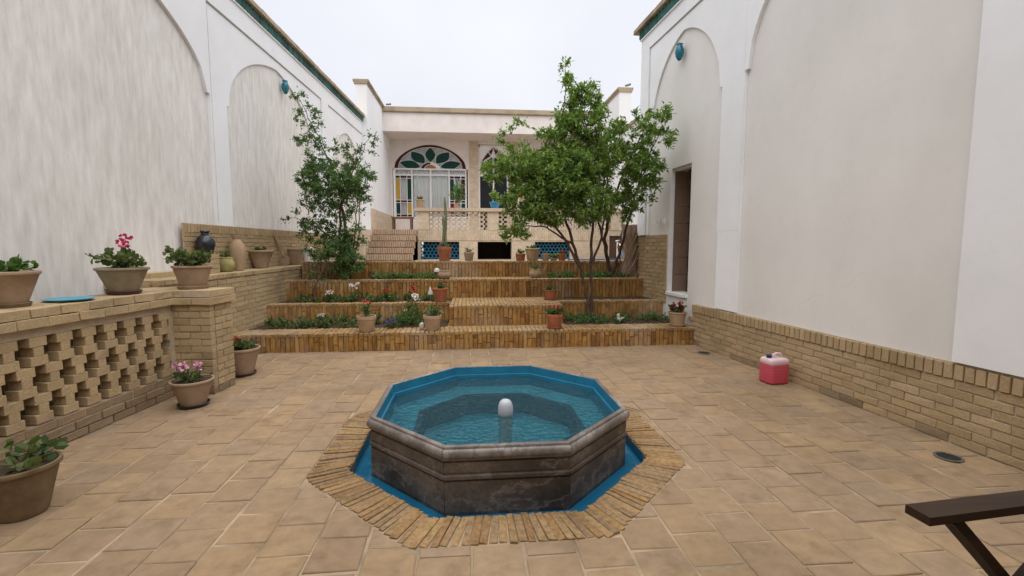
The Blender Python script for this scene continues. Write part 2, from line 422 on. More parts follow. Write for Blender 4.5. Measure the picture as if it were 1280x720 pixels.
# ------------------------------------------------------------------ mesh helpers
class MB:
    def __init__(s): s.v = []; s.f = []
    def add(s, verts, faces):
        o = len(s.v)
        s.v += [tuple(p) for p in verts]
        s.f += [tuple(i + o for i in f) for f in faces]
        return s
    def box(s, x0, x1, y0, y1, z0, z1, mtx=None, jit=0):
        p = [(x, y, z) for z in (z0, z1) for y in (y0, y1) for x in (x0, x1)]
        if jit: p = [(a + U(-jit, jit), b + U(-jit, jit), c + U(-jit, jit)) for a, b, c in p]
        if mtx is not None: p = [tuple(mtx @ Vector(q)) for q in p]
        return s.add(p, [(0, 2, 3, 1), (4, 5, 7, 6), (0, 1, 5, 4), (2, 6, 7, 3), (0, 4, 6, 2), (1, 3, 7, 5)])
    def lathe(s, prof, n=24, c=(0, 0, 0), wob=0, closed=False):
        k = len(prof); vs = []; fs = []
        for i in range(n):
            a = 2 * PI * i / n
            q = 1 + (U(-wob, wob) if wob else 0)
            for r, z in prof: vs.append((c[0] + r * q * math.cos(a), c[1] + r * q * math.sin(a), c[2] + z))
        for i in range(n):
            j = (i + 1) % n
            for q in range(k - 1):
                fs.append((i * k + q, j * k + q, j * k + q + 1, i * k + q + 1))
        if prof[0][0] > 1e-4: fs.append(tuple(i * k for i in range(n))[::-1])
        if prof[-1][0] > 1e-4 and not closed: fs.append(tuple(i * k + k - 1 for i in range(n)))
        return s.add(vs, fs)
    def tube(s, path, radii, n=7, cap=True):
        path = [Vector(p) for p in path]
        if not isinstance(radii, (list, tuple)): radii = [radii] * len(path)
        vs = []; fs = []
        ref = None
        for i, p in enumerate(path):
            d = (path[min(i + 1, len(path) - 1)] - path[max(i - 1, 0)])
            d = d.normalized() if d.length > 1e-9 else Vector((0, 0, 1))
            if ref is None:
                ref = Vector((1, 0, 0)) if abs(d.x) < 0.8 else Vector((0, 1, 0))
            a = (ref - d * ref.dot(d)).normalized(); ref = a
            b = d.cross(a)
            for k in range(n):
                t = 2 * PI * k / n
                vs.append(p + (a * math.cos(t) + b * math.sin(t)) * radii[i])
        for i in range(len(path) - 1):
            for k in range(n):
                l = (k + 1) % n
                fs.append((i * n + k, i * n + l, (i + 1) * n + l, (i + 1) * n + k))
        if cap:
            fs.append(tuple(range(n))[::-1])
            fs.append(tuple((len(path) - 1) * n + k for k in range(n)))
        return s.add(vs, fs)
    def prism(s, poly, axis, a, b):
        # poly: list of 2D points; axis 'y': (x,z) extruded y a->b ; 'z': (x,y) extruded z ; 'x': (y,z)
        def P(q, h):
            return (q[0], h, q[1]) if axis == 'y' else (q[0], q[1], h) if axis == 'z' else (h, q[0], q[1])
        n = len(poly)
        vs = [P(q, a) for q in poly] + [P(q, b) for q in poly]
        fs = [tuple(range(n)), tuple(range(2 * n - 1, n - 1, -1))]
        fs += [(i, (i + 1) % n + n if False else i + n, (i + 1) % n + n, (i + 1) % n) for i in range(n)]
        return s.add(vs, fs)
    def mesh(s, name):
        me = bpy.data.meshes.new(name)
        me.from_pydata(s.v, [], s.f)
        me.update()
        return me
    def build(s, name, mat, parent=None, smooth=False, loc=None, fix=True):
        me = s.mesh(name)
        if fix:
            import bmesh
            bm = bmesh.new(); bm.from_mesh(me)
            bmesh.ops.recalc_face_normals(bm, faces=bm.faces)
            bm.to_mesh(me); bm.free()
        if smooth:
            me.polygons.foreach_set('use_smooth', [True] * len(me.polygons))
            try: me.set_sharp_from_angle(angle=math.radians(40))
            except Exception: pass
        me.materials.append(M[mat] if isinstance(mat, str) else mat)
        return link(name, me, parent, loc)

def link(name, me, parent=None, loc=None, rot=None):
    o = bpy.data.objects.new(name, me)
    COL.objects.link(o)
    if parent: o.parent = parent
    if loc: o.location = loc
    if rot: o.rotation_euler = rot
    return o

def tag(o, label=None, cat=None, group=None, kind=None):
    if label: o['label'] = label
    if cat: o['category'] = cat
    if group: o['group'] = group
    if kind: o['kind'] = kind
    return o

def thing(name, label, cat, loc=(0, 0, 0), rz=0, group=None):
    o = link(name, None, None, loc, (0, 0, rz))
    o.empty_display_size = 0.1
    return tag(o, label, cat, group)

_bc = {}
def brick_mesh(dims, mat, bev=0.0025, nvar=6, jit=0.003):
    key = (tuple(round(d, 3) for d in dims), mat, bev)
    L = _bc.setdefault(key, [])
    if len(L) < nvar:
        hx, hy, hz = (d / 2 for d in dims)
        b = min(bev, hx * .4, hy * .4, hz * .4)
        vs = []; idx = {}
        for sx in (-1, 1):
            for sy in (-1, 1):
                for sz in (-1, 1):
                    j = (U(-jit, jit), U(-jit, jit), U(-jit, jit))
                    for ax in range(3):
                        p = [sx * hx, sy * hy, sz * hz]
                        for q, sg in enumerate((sx, sy, sz)):
                            if q != ax: p[q] -= sg * b
                        idx[(sx, sy, sz, ax)] = len(vs)
                        vs.append(tuple(p[q] + j[q] for q in range(3)))
        fs = []
        for ax in range(3):                                          # 6 faces
            o1, o2 = [q for q in range(3) if q != ax]
            for s in (-1, 1):
                f = []
                for a, c in ((-1, -1), (1, -1), (1, 1), (-1, 1)):
                    k = [0, 0, 0]; k[ax] = s; k[o1] = a; k[o2] = c
                    f.append(idx[(*k, ax)])
                flip = (s > 0) == (ax == 1)
                fs.append(tuple(f[::-1] if flip else f))
        for ax in range(3):                                          # 12 edge bevels along ax
            o1, o2 = [q for q in range(3) if q != ax]
            for a in (-1, 1):
                for c in (-1, 1):
                    k0 = [0, 0, 0]; k0[ax] = -1; k0[o1] = a; k0[o2] = c
                    k1 = list(k0); k1[ax] = 1
                    fs.append((idx[(*k0, o1)], idx[(*k1, o1)], idx[(*k1, o2)], idx[(*k0, o2)]))
        for sx in (-1, 1):
            for sy in (-1, 1):
                for sz in (-1, 1):
                    fs.append(tuple(idx[(sx, sy, sz, q)] for q in range(3)))
        me = bpy.data.meshes.new('brick')
        me.from_pydata(vs, [], fs)
        import bmesh
        bm = bmesh.new(); bm.from_mesh(me)
        bmesh.ops.recalc_face_normals(bm, faces=bm.faces)
        bm.to_mesh(me); bm.free()
        me.materials.append(M[mat])
        L.append(me)
        return me
    return random.choice(L)

def brick(parent, c, dims, mat, rz=0, name='brick', bev=0.0025, jit=0.003, tilt=0.0):
    o = link(name, brick_mesh(dims, mat, bev, jit=jit), parent, c)
    o.rotation_euler = (U(-tilt, tilt), U(-tilt, tilt), rz + U(-tilt, tilt))
    return o

def gridsolid(us, zs, w0, w1, solid):
    """solid slab in the local XZ plane, thickness w0..w1 along Y, with rectangular holes"""
    mb = MB(); nu, nz_ = len(us) - 1, len(zs) - 1
    S_ = lambda i, j: 0 <= i < nu and 0 <= j < nz_ and solid(i, j)
    for i in range(nu):
        for j in range(nz_):
            if not S_(i, j): continue
            a, b, c, d = us[i], us[i + 1], zs[j], zs[j + 1]
            mb.add([(a, w1, c), (b, w1, c), (b, w1, d), (a, w1, d)], [(0, 1, 2, 3)])
            mb.add([(a, w0, c), (b, w0, c), (b, w0, d), (a, w0, d)], [(3, 2, 1, 0)])
            if not S_(i - 1, j): mb.add([(a, w0, c), (a, w1, c), (a, w1, d), (a, w0, d)], [(0, 1, 2, 3)])
            if not S_(i + 1, j): mb.add([(b, w0, c), (b, w1, c), (b, w1, d), (b, w0, d)], [(0, 1, 2, 3)])
            if not S_(i, j - 1): mb.add([(a, w0, c), (b, w0, c), (b, w1, c), (a, w1, c)], [(0, 1, 2, 3)])
            if not S_(i, j + 1): mb.add([(a, w0, d), (b, w0, d), (b, w1, d), (a, w1, d)], [(0, 1, 2, 3)])
    return mb

def archlayer(u0, u1, zbot, ztop, arches, w0, w1):
    """sheet with arched openings down to zbot; arches: (centre, half width, spring, apex)"""
    us = {u0, u1}
    for c, h, sp, ap in arches:
        for k in range(49):
            us.add(max(u0, min(u1, c - h + 2 * h * k / 48)))
        us.add(max(u0, min(u1, c - h - 0.05))); us.add(max(u0, min(u1, c + h + 0.05)))
    us = sorted(us)
    def lo(u, mid):
        for c, h, sp, ap in arches:
            if abs(mid - c) < h:
                t = min(1, abs(u - c) / h)
                return sp + (ap - sp) * (0.86 * math.sqrt(max(0, 1 - t * t)) + 0.14 * (1 - t))
            if abs(mid - c) < h + 0.05: return sp
        return zbot
    mb = MB(); prev = None
    for a, b in zip(us[:-1], us[1:]):
        if b - a < 1e-6: continue
        m = (a + b) / 2
        la, lb = lo(a, m), lo(b, m)
        mb.add([(a, w1, la), (b, w1, lb), (b, w1, ztop), (a, w1, ztop)], [(0, 1, 2, 3)])
        mb.add([(a, w0, la), (a, w1, la), (b, w1, lb), (b, w0, lb)], [(0, 1, 2, 3)])
        mb.add([(a, w0, ztop), (b, w0, ztop), (b, w1, ztop), (a, w1, ztop)], [(0, 1, 2, 3)])
        if prev is None or abs(prev - la) > 1e-5:
            z0, z1 = (la, ztop) if prev is None else sorted((prev, la))
            mb.add([(a, w0, z0), (a, w1, z0), (a, w1, z1), (a, w0, z1)], [(0, 1, 2, 3)])
        prev = lb
    mb.add([(us[-1], w0, prev), (us[-1], w1, prev), (us[-1], w1, ztop), (us[-1], w0, ztop)], [(0, 1, 2, 3)])
    return mb

def oct_pts(c, ap, rot=0):
    r = ap / math.cos(PI / 8)
    return [(c[0] + r * math.cos(PI / 8 + k * PI / 4 + rot), c[1] + r * math.sin(PI / 8 + k * PI / 4 + rot)) for k in range(8)]

# ------------------------------------------------------------------ ground and courtyard floor
mb = MB(); mb.add([(-400, -400, -1.3), (400, -400, -1.3), (400, 600, -1.3), (-400, 600, -1.3)], [(0, 1, 2, 3)])
tag(mb.build('ground', 'dust'), kind='structure')

FC = (0.2, 3.35)                     # fountain centre
AP_OUT, AP_MOAT = 1.24, 1.0          # brick border: outer and inner apothem
floor = None
mb = MB()
ob = oct_pts(FC, AP_MOAT + 0.02)
X0, X1, Y0, Y1 = -3.45, 4.2, -1.6, 6.55
# bed with an octagonal hole: connect octagon to the rectangle
rect = []
for k in range(8):
    a, b = ob[k], ob[(k + 1) % 8]
outer = []
def to_rect(p):
    dx, dy = p[0] - FC[0], p[1] - FC[1]
    t = min(((X1 if dx > 0 else X0) - FC[0]) / dx if abs(dx) > 1e-9 else 1e9, ((Y1 if dy > 0 else Y0) - FC[1]) / dy if abs(dy) > 1e-9 else 1e9)
    return (FC[0] + dx * t, FC[1] + dy * t)
ring_pts = []
angs = sorted([math.atan2(p[1] - FC[1], p[0] - FC[0]) for p in ob] + [math.atan2(y - FC[1], x - FC[0]) for x in (X0, X1) for y in (Y0, Y1)])
def on_oct(a, ap):
    k = round(a / (PI / 4)) * PI / 4
    r = ap / math.cos(a - k)
    return (FC[0] + r * math.cos(a), FC[1] + r * math.sin(a))
ZB = -0.0055
inn = [on_oct(a, AP_MOAT + 0.02) for a in angs]
out = [to_rect((FC[0] + math.cos(a), FC[1] + math.sin(a))) for a in angs]
n = len(angs)
for i in range(n):
    j = (i + 1) % n
    mb.add([(*inn[i], ZB), (*out[i], ZB), (*out[j], ZB), (*inn[j], ZB)], [(0, 1, 2, 3)])
    mb.add([(*inn[i], ZB), (*inn[j], ZB), (*inn[j], -0.25), (*inn[i], -0.25)], [(0, 1, 2, 3)])
    mb.add([(*out[i], ZB), (*out[j], ZB), (*out[j], -1.28), (*out[i], -1.28)], [(0, 1, 2, 3)])
floor = mb.build('courtyard_floor', 'mortar')
tag(floor, 'tan clay paving of the courtyard around the fountain', 'paving', kind='structure')

def clip_out_oct(poly, ap):
    """keep the part of a convex polygon outside an octagon side (only one side cuts a small tile)"""
    cx = sum(p[0] for p in poly) / len(poly); cy = sum(p[1] for p in poly) / len(poly)
    a = math.atan2(cy - FC[1], cx - FC[0])
    k = round(a / (PI / 4)) * PI / 4
    nx, ny = math.cos(k), math.sin(k)
    d = lambda p: (p[0] - FC[0]) * nx + (p[1] - FC[1]) * ny - ap
    # tile entirely inside
    inside_all = all(max((p[0] - FC[0]) * math.cos(q * PI / 4) + (p[1] - FC[1]) * math.sin(q * PI / 4) for q in range(8)) < ap for p in poly)
    if inside_all: return None
    res = []
    for i in range(len(poly)):
        p, q = poly[i], poly[(i + 1) % len(poly)]
        dp, dq = d(p), d(q)
        if dp >= 0: res.append(p)
        if (dp >= 0) != (dq >= 0):
            t = dp / (dp - dq)
            res.append((p[0] + (q[0] - p[0]) * t, p[1] + (q[1] - p[1]) * t))
    return res if len(res) > 2 else None

TP, TG = 0.252, 0.011
tiles = []
col_i = 0
x = -3.28
while x < 3.9:
    col_i += 1
    xoff = U(-0.004, 0.004)
    y = -1.4 + (TP / 2 if col_i % 2 else 0) + U(-0.03, 0.03)
    while y < 6.42:
        ln = TP * U(0.97, 1.03)
        y2 = min(y + ln - TG, 6.42)
        rightlim = 3.56 - 0.068 * (y - 2.54) + 0.01
        xr = min(x + TP - TG, rightlim)
        if xr - x > 0.05 and y2 - y > 0.04:
            j = lambda: U(-0.0045, 0.0045)
            poly = [(x + j() + xoff, y + j()), (xr + j() + xoff, y + j()), (xr + j() + xoff, y2 + j()), (x + j() + xoff, y2 + j())]
            if not (poly[0][0] < -2.95 and poly[0][1] > 4.7):
                dd = math.hypot((x + xr) / 2 - FC[0], (y + y2) / 2 - FC[1])
                if dd < 1.7: poly = clip_out_oct(poly, AP_OUT + 0.005)
                if poly: tiles.append((poly, (x + xr) / 2, (y + y2) / 2))
        y += ln
    x += TP
def tile_mb(poly):
    mb = MB(); k = len(poly)
    cx = sum(p[0] for p in poly) / k; cy = sum(p[1] for p in poly) / k
    z = U(-0.0035, 0.003); sl = (U(-0.014, 0.014), U(-0.014, 0.014))
    zf = lambda p: z + (p[0] - cx) * sl[0] + (p[1] - cy) * sl[1]
    ins = []
    for p in poly:
        d = math.hypot(p[0] - cx, p[1] - cy)
        s = max(0.0, 1 - 0.006 / max(d, 0.02))
        ins.append((cx + (p[0] - cx) * s, cy + (p[1] - cy) * s))
    vs = [(*p, -0.03) for p in poly] + [(*p, zf(p) - 0.004) for p in poly] + [(*p, zf(p)) for p in ins]
    fs = [tuple(2 * k + i for i in range(k))]
    for i in range(k):
        l = (i + 1) % k
        fs.append((i, l, k + l, k + i)); fs.append((k + i, k + l, 2 * k + l, 2 * k + i))
    return mb.add(vs, fs)
def in_view(cx, cy):
    return cy > 1.9 and abs(cx - 0.09 * cy) < 1.15 * cy + 0.2
tiles.sort(key=lambda t: (not in_view(t[1], t[2]), t[2]))
rest = MB()
for i, (poly, cx, cy) in enumerate(tiles):
    m_ = tile_mb(poly)
    if i < 300 and in_view(cx, cy): m_.build('paving_tile', 'tile', floor)
    else: rest.add(m_.v, m_.f)
tag(rest.build('paving_tiles', 'tile', floor), kind='stuff')

# brick border round the fountain
border = thing('fountain_border', 'octagonal border of ochre edge-laid bricks set in the paving round the fountain', 'brick border', (*FC, 0))
mbb = MB()
for k in range(8):                                      # joint filler under the bricks
    i0, i1 = oct_pts((0, 0), AP_MOAT)[k], oct_pts((0, 0), AP_MOAT)[(k + 1) % 8]
    o0, o1 = oct_pts((0, 0), AP_OUT)[k], oct_pts((0, 0), AP_OUT)[(k + 1) % 8]
    mbb.add([(*i0, -0.008), (*o0, -0.008), (*o1, -0.008), (*i1, -0.008), (*i0, -0.13), (*o0, -0.011), (*o1, -0.011), (*i1, -0.13)],
            [(0, 1, 2, 3), (0, 3, 7, 4), (1, 5, 6, 2)])
mbb.build('mortar_bed', 'mortar_ring', border)
for k in range(8):
    a = k * PI / 4
    half_in = AP_MOAT * math.tan(PI / 8); half_out = AP_OUT * math.tan(PI / 8)
    cnt = 21
    for i in range(cnt):
        f = (i + 0.5) / cnt * 2 - 1
        r_in = AP_MOAT + U(0, 0.006); r_out = AP_OUT - U(0, 0.007)
        t0, t1 = f * half_in, f * half_out
        p0_ = Vector((r_in * math.cos(a) - t0 * math.sin(a), r_in * math.sin(a) + t0 * math.cos(a)))
        p1_ = Vector((r_out * math.cos(a) - t1 * math.sin(a), r_out * math.sin(a) + t1 * math.cos(a)))
        c_ = (p0_ + p1_) / 2; d_ = p1_ - p0_
        brick(border, (c_.x, c_.y, -0.028 + U(-0.003, 0.003)), (round(d_.length, 2), random.choice((0.036, 0.039, 0.041)), 0.062), 'ring',
              math.atan2(d_.y, d_.x) + U(-0.025, 0.025), tilt=0.01, jit=0.0045)

# ------------------------------------------------------------------ fountain
fnt = thing('octagonal_fountain', 'raised octagonal marble fountain basin painted blue inside, standing in a shallow blue moat', 'fountain', (*FC, 0))
ZR = 0.335
mb = MB()                                               # moat channel, painted blue
def ring_faces(mb, apa, za, apb, zb, c=(0, 0)):
    A, B = oct_pts(c, apa), oct_pts(c, apb)
    for k in range(8):
        l = (k + 1) % 8
        mb.add([(*A[k], za), (*A[l], za), (*B[l], zb), (*B[k], zb)], [(0, 1, 2, 3)])
ring_faces(mb, 0.5, -0.075, AP_MOAT - 0.002, -0.075)
ring_faces(mb, AP_MOAT - 0.002, -0.075, AP_MOAT - 0.002, -0.012)
mb.build('moat_channel', 'paint', fnt, fix=False)
prof_panel = [(0.868, -0.074), (0.868, 0.125), (0.858, 0.128), (0.858, 0.136), (0.876, 0.142), (0.876, 0.160), (0.864, 0.166), (0.864, 0.176), (0.870, 0.180), (0.870, 0.238), (0.860, 0.242), (0.860, 0.2525)]
prof_rim = [(0.868, 0.2545), (0.878, 0.256), (0.878, 0.265), (0.886, 0.270), (0.891, 0.282), (0.889, 0.300), (0.881, 0.312), (0.872, 0.317), (0.868, 0.317), (0.867, 0.328), (0.864, 0.331), (0.838, 0.331), (0.834, 0.328)]
def oct_side(mb, k, prof, gap, back):
    a = k * PI / 4; tn = math.tan(PI / 8)
    vs = []
    for sgn in (-1, 1):
        for r, z in prof + [(back, prof[-1][1]), (back, prof[0][1])]:
            t = sgn * (r * tn - gap)
            vs.append((r * math.cos(a) - t * math.sin(a), r * math.sin(a) + t * math.cos(a), z))
    q = len(prof) + 2
    fs = [tuple(range(q)), tuple(range(2 * q - 1, q - 1, -1))]
    fs += [(i, (i + 1) % q, (i + 1) % q + q, i + q) for i in range(q)]
    mb.add(vs, fs)
for k in range(8):
    mb = MB(); oct_side(mb, k, prof_panel, 0.0015, 0.842); mb.build('side_panel', 'marble', fnt)
    mb = MB(); oct_side(mb, k, prof_rim, 0.0012, 0.8335); mb.build('rim_stone', 'rim', fnt, smooth=True)
basin = MB()                                            # painted inside of the basin
seq = [(0.833, 0.3295), (0.828, 0.262), (0.818, 0.258), (0.815, 0.15), (0.60, 0.14), (0.585, -0.02), (0.57, -0.05)]
for (r0, z0), (r1, z1) in zip(seq[:3], seq[1:4]): ring_faces(basin, r0, z0, r1, z1)
basin.build('basin_lining', 'paint', fnt, fix=False)
basin = MB()
for (r0, z0), (r1, z1) in zip(seq[3:-1], seq[4:]): ring_faces(basin, r0, z0, r1, z1)
basin.add([(*p, -0.05) for p in oct_pts((0, 0), 0.57)], [tuple(range(8))])
basin.build('basin_floor', 'paintpale', fnt, fix=False)
mb = MB(); ring_faces(mb, 0.617, 0.1435, 0.577, 0.142); ring_faces(mb, 0.577, 0.142, 0.575, -0.02)
mb.build('inner_kerb', 'kerb', fnt, fix=False)
mb = MB(); mb.lathe([(0.05, -0.05), (0.052, 0.245), (0.055, 0.25), (0.055, 0.29), (0.051, 0.315), (0.043, 0.336), (0.029, 0.350), (0.012, 0.356), (0.0, 0.357)], 24, (0.045, -0.13, -0.012))
mb.build('nozzle', 'nozzle', fnt, smooth=True)
mb = MB(); mb.add([(*p, 0.232) for p in oct_pts(FC, 0.8165)], [tuple(range(8))])
tag(mb.build('pool_water', 'water', fix=False), kind='structure')
mb = MB(); ring_faces(mb, AP_MOAT - 0.003, -0.055, 0.866, -0.055, FC)
tag(mb.build('moat_water', 'moatwater', fix=False), kind='structure')

# ------------------------------------------------------------------ right courtyard wall
def frame_dir(x, y, slope):
    return (x, y, 0), math.atan2(1, slope)
loc, ang = frame_dir(3.585, 2.54, -0.068)
rw = thing('courtyard_wall', 'white plastered wall with arched panels, doorway and knee-high brick base beside the red jug', 'wall', loc, ang)
CW = math.hypot(1, 0.068)
uY = lambda Y: (Y - 2.54) * CW
ZTOP = 5.16
dl, dr = uY(6.68), uY(7.30)
zd0, zd1 = 0.70, 2.70
us = [uY(-2.0), dl, dr, uY(8.42)]; zs = [-0.1, zd0, zd1, ZTOP]
mb = gridsolid(us, zs, -0.32, 0.0, lambda i, j: not (i == 1 and j == 1))
mb.build('recess_panel', 'recess', rw)
mb = archlayer(uY(-2.0), uY(5.482), 0.61, ZTOP, [(uY(4.23), 1.2, 3.58, 4.78)], 0.001, 0.045)
mb.build('plaster_face', 'white', rw)
# far bay: frame proud of the spandrel by a shallow step
mb = archlayer(uY(5.505), uY(8.08), 1.655, 4.897, [(uY(6.98), 0.98, 3.55, 4.72)], 0.001, 0.03)
mb.build('arch_panel', 'white', rw)
mb = MB()
mb.box(uY(5.502), uY(8.42), 0.001, 0.05, 4.921, ZTOP)
mb.box(uY(8.101), uY(8.42), 0.001, 0.05, 1.655, 4.92)
mb.build('arch_frame', 'white', rw)
mb = MB(); mb.box(uY(5.503), uY(5.93), 0.001, 0.029, 0.61, 1.654); mb.build('pilaster', 'white', rw)
# dado of bricks at the foot of the wall
mb = MB(); mb.box(uY(-2.0), uY(6.42), 0.001, 0.018, -0.05, 0.60); mb.build('mortar_bed', 'mortar_tan', rw)
BL, BH, BP = 0.225, 0.058, 0.068
for row in range(7):
    u = uY(1.75) + (0.117 if row % 2 else 0) - 0.2
    z = 0.004 + row * BP + BH / 2
    while u < uY(6.40):
        l = BL * U(0.97, 1.02)
        if row == 0: brick(rw, (u + l / 2, 0.012, z), (0.225, 0.03, BH), 'baldark' if rnd() < .35 else 'dado', jit=0.003)
        else: brick(rw, (u + l / 2, 0.012 + U(-.001, .001), z), (0.225, 0.03, BH), 'dado')
        u += l + 0.012
u = uY(1.6)
while u < uY(6.43):
    brick(rw, (u + 0.03, 0.016, 0.483 + 0.052), (0.058, 0.045, 0.108), 'dado', tilt=0.01)
    u += 0.069
# upper dado beyond the door, above the steps
mb = MB(); mb.box(dr + 0.03, uY(8.43), 0.001, 0.012, 0.5, 1.65); mb.build('mortar_bed', 'mortar_tan', rw)
cnt = 0; row = 0; z = 0.52
while z < 1.60:
    u = dr + 0.04 - (0.1 if row % 2 else 0)
    while u < uY(8.43):
        a, b = max(u, dr + 0.04), min(u + 0.215, uY(8.43))
        if b - a > 0.05:
            brick(rw, ((a + b) / 2, 0.01, z + 0.028), (round(b - a, 2), 0.026, 0.056), 'dado')
        u += 0.227
    z += 0.067; row += 1
# doorway
fr = MB()
fr.box(dl, dl + 0.035, -0.14, -0.06, zd0, zd1); fr.box(dr - 0.035, dr, -0.06, 0.008, zd0, zd1); fr.box(dl + 0.036, dr - 0.036, -0.14, -0.06, zd1 - 0.04, zd1)
fr.box(dl, dr, -0.3, 0.035, zd0 - 0.04, zd0 + 0.004)
dfr = fr.build('door_frame', 'whitepaint', rw)
lt = MB(); lt.box(dl - 0.04, dr + 0.04, 0.0465, 0.052, zd1 + 0.002, zd1 + 0.05); 
dlf = MB(); dlf.box(dl + 0.04, dl + 0.085, -0.62, -0.15, zd0 + 0.02, zd1 - 0.05)
dl_o = dlf.build('door', 'doorleaf', rw)
hd = MB(); hd.tube([(dl + 0.086, -0.55, 1.7), (dl + 0.13, -0.55, 1.7), (dl + 0.13, -0.45, 1.7)], 0.01, 8); hd.build('handle', 'metal', dl_o)
for i in range(7):
    t_ = MB(); t_.box(dr - 0.014, dr - 0.001, -0.33, -0.062, zd0 + 0.012 + i * 0.28, zd0 + 0.004 + (i + 1) * 0.28); t_.build('jamb_tile', 'roomtile', rw)
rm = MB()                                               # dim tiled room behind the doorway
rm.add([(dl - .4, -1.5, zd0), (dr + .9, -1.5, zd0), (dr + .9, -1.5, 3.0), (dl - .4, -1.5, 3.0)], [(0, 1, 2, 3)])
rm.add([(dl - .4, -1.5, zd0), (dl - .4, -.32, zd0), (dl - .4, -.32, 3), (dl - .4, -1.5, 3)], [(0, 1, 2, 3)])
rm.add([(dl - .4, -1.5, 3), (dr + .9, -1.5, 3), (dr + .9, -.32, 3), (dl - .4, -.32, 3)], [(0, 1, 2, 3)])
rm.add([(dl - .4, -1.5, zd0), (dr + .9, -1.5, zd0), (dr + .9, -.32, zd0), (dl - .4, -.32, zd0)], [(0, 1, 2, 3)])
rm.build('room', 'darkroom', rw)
for i in range(7):                                      # tiled jamb seen through the doorway
    t_ = MB(); t_.box(dr + 0.05, dr + 0.06, -1.45, -0.33, zd0 + 0.01 + i * 0.3, zd0 + 0.005 + (i + 1) * 0.3)
    t_.build('room_tile', 'roomtile', rw)
# cornice: green glazed band under brick coping
def cornice(parent, u0, u1, sgn, z):
    mb = MB()
    y = lambda a, b: tuple(sorted((a * sgn, b * sgn)))
    mb.box(u0, u1, *y(-0.32, 0.075), z + 0.002, z + 0.022)
    mb.box(u0, u1, *y(-0.30, 0.035), z + 0.022, z + 0.17)
    mb.build('cornice', 'white', parent)
    u = u0 + 0.05
    while u < u1:
        brick(parent, (u, 0.045 * sgn, z + 0.096), (0.075, 0.075, 0.135), 'glaze', PI / 4, name='glazed_tile', bev=0.003)
        u += 0.104
    u = u0
    while u < u1 - 0.02:
        brick(parent, (u + 0.11, -0.09 * sgn, z + 0.212), (0.218, 0.46, 0.075), 'coping', name='coping_brick', tilt=0.008)
        u += 0.226
cornice(rw, uY(-2.0), uY(8.44), 1, ZTOP)
for nm, Y, z in (('switch', 7.62, 1.89), ('switch', 7.42, 1.87)):
    mb = MB(); mb.box(uY(Y) - 0.045, uY(Y) + 0.045, 0.0305, 0.055, z - 0.045, z + 0.045); o = mb.build('wall_switch', 'whitepaint', rw)
    mb = MB(); mb.box(uY(Y) - 0.02, uY(Y) + 0.02, 0.055, 0.062, z - 0.025, z + 0.025); mb.build('rocker', 'whitepaint', o)

# decorative half vases on the walls
def wall_vase(label, loc, rz):
    o = thing('wall_vase', label, 'vase', loc, rz, 'glazed vases hung high on the walls')
    o.scale = (.56, .56, .56)
    mb = MB(); mb.lathe([(0.02, -0.23), (0.05, -0.21), (0.095, -0.12), (0.12, -0.02), (0.115, 0.06), (0.085, 0.13), (0.075, 0.16), (0.09, 0.20), (0.08, 0.205), (0.065, 0.17)], 24)
    mb.build('body', 'tealcer', o, smooth=True)
    for s in (-1, 1):
        mb = MB(); mb.tube([(s * 0.08, 0, 0.15), (s * 0.125, 0, 0.14), (s * 0.14, 0, 0.09), (s * 0.118, 0, 0.04)], 0.012, 7); mb.build('handle', 'tealcer', o, smooth=True)
    return o
wall_vase('turquoise glazed vase hung in the arch above the doorway', (3.28 - 0.085, 6.98, 4.40), PI / 2)
wall_vase('teal glazed vase hung on the straw plaster wall above the left shrub', (-3.53 + 0.08, 9.25, 4.44), PI / 2)

# ------------------------------------------------------------------ left courtyard wall
loc, ang = frame_dir(-3.62, 7.6, 0.05)
lw = thing('courtyard_wall', 'long white wall with streaky straw-plaster arches rising behind the pierced balustrade', 'wall', loc, ang)
vY = lambda Y: (Y - 7.6) * math.hypot(1, 0.05)
mb = MB(); mb.box(vY(-2.0), vY(15.4), 0.0, 0.3, -1.28, ZTOP); mb.build('recess_panel', 'straw', lw)
mb = archlayer(vY(-2.0), vY(6.975), -1.28, ZTOP, [(vY(4.2), 2.7, 3.58, 4.78)], -0.001, -0.045)
mb.build('plaster_face', 'white', lw)
mb = archlayer(vY(7.02), vY(11.18), 1.0, 4.815, [(vY(9.05), 1.62, 3.54, 4.67)], -0.001, -0.028); mb.build('arch_panel', 'white', lw)
mb = archlayer(vY(11.66), vY(14.58), 1.0, 4.815, [(vY(13.1), 1.15, 3.54, 4.5)], -0.001, -0.028); mb.build('arch_panel', 'white', lw)
mb = MB(); mb.box(vY(7.0), vY(15.4), -0.05, -0.001, 4.841, ZTOP); mb.box(vY(11.201), vY(11.639), -0.05, -0.001, 1.0, 4.84); mb.box(vY(14.601), vY(15.4), -0.05, -0.001, 1.0, 4.84)
mb.build('arch_frame', 'white', lw)
cornice(lw, vY(-2.0), vY(15.2), -1, ZTOP)
# dado above the platform
mb = MB(); mb.box(vY(6.18), vY(14.4), -0.066, -0.052, 1.05, 1.74); mb.build('mortar_bed', 'mortar_tan', lw)
z = 1.11; row = 0
while z < 1.62:
    u = vY(6.18) - (0.1 if row % 2 else 0)
    while u < vY(11.0):
        a, b = max(u, vY(6.18)), u + 0.215
        brick(lw, ((a + b) / 2, -0.062, z + 0.028), (round(b - a, 2), 0.026, 0.056), 'dado')
        u += 0.227
    z += 0.067; row += 1
u = vY(6.18)
while u < vY(11.0):
    brick(lw, (u + 0.029, -0.064, 1.69), (0.056, 0.034, 0.115), 'dado'); u += 0.067

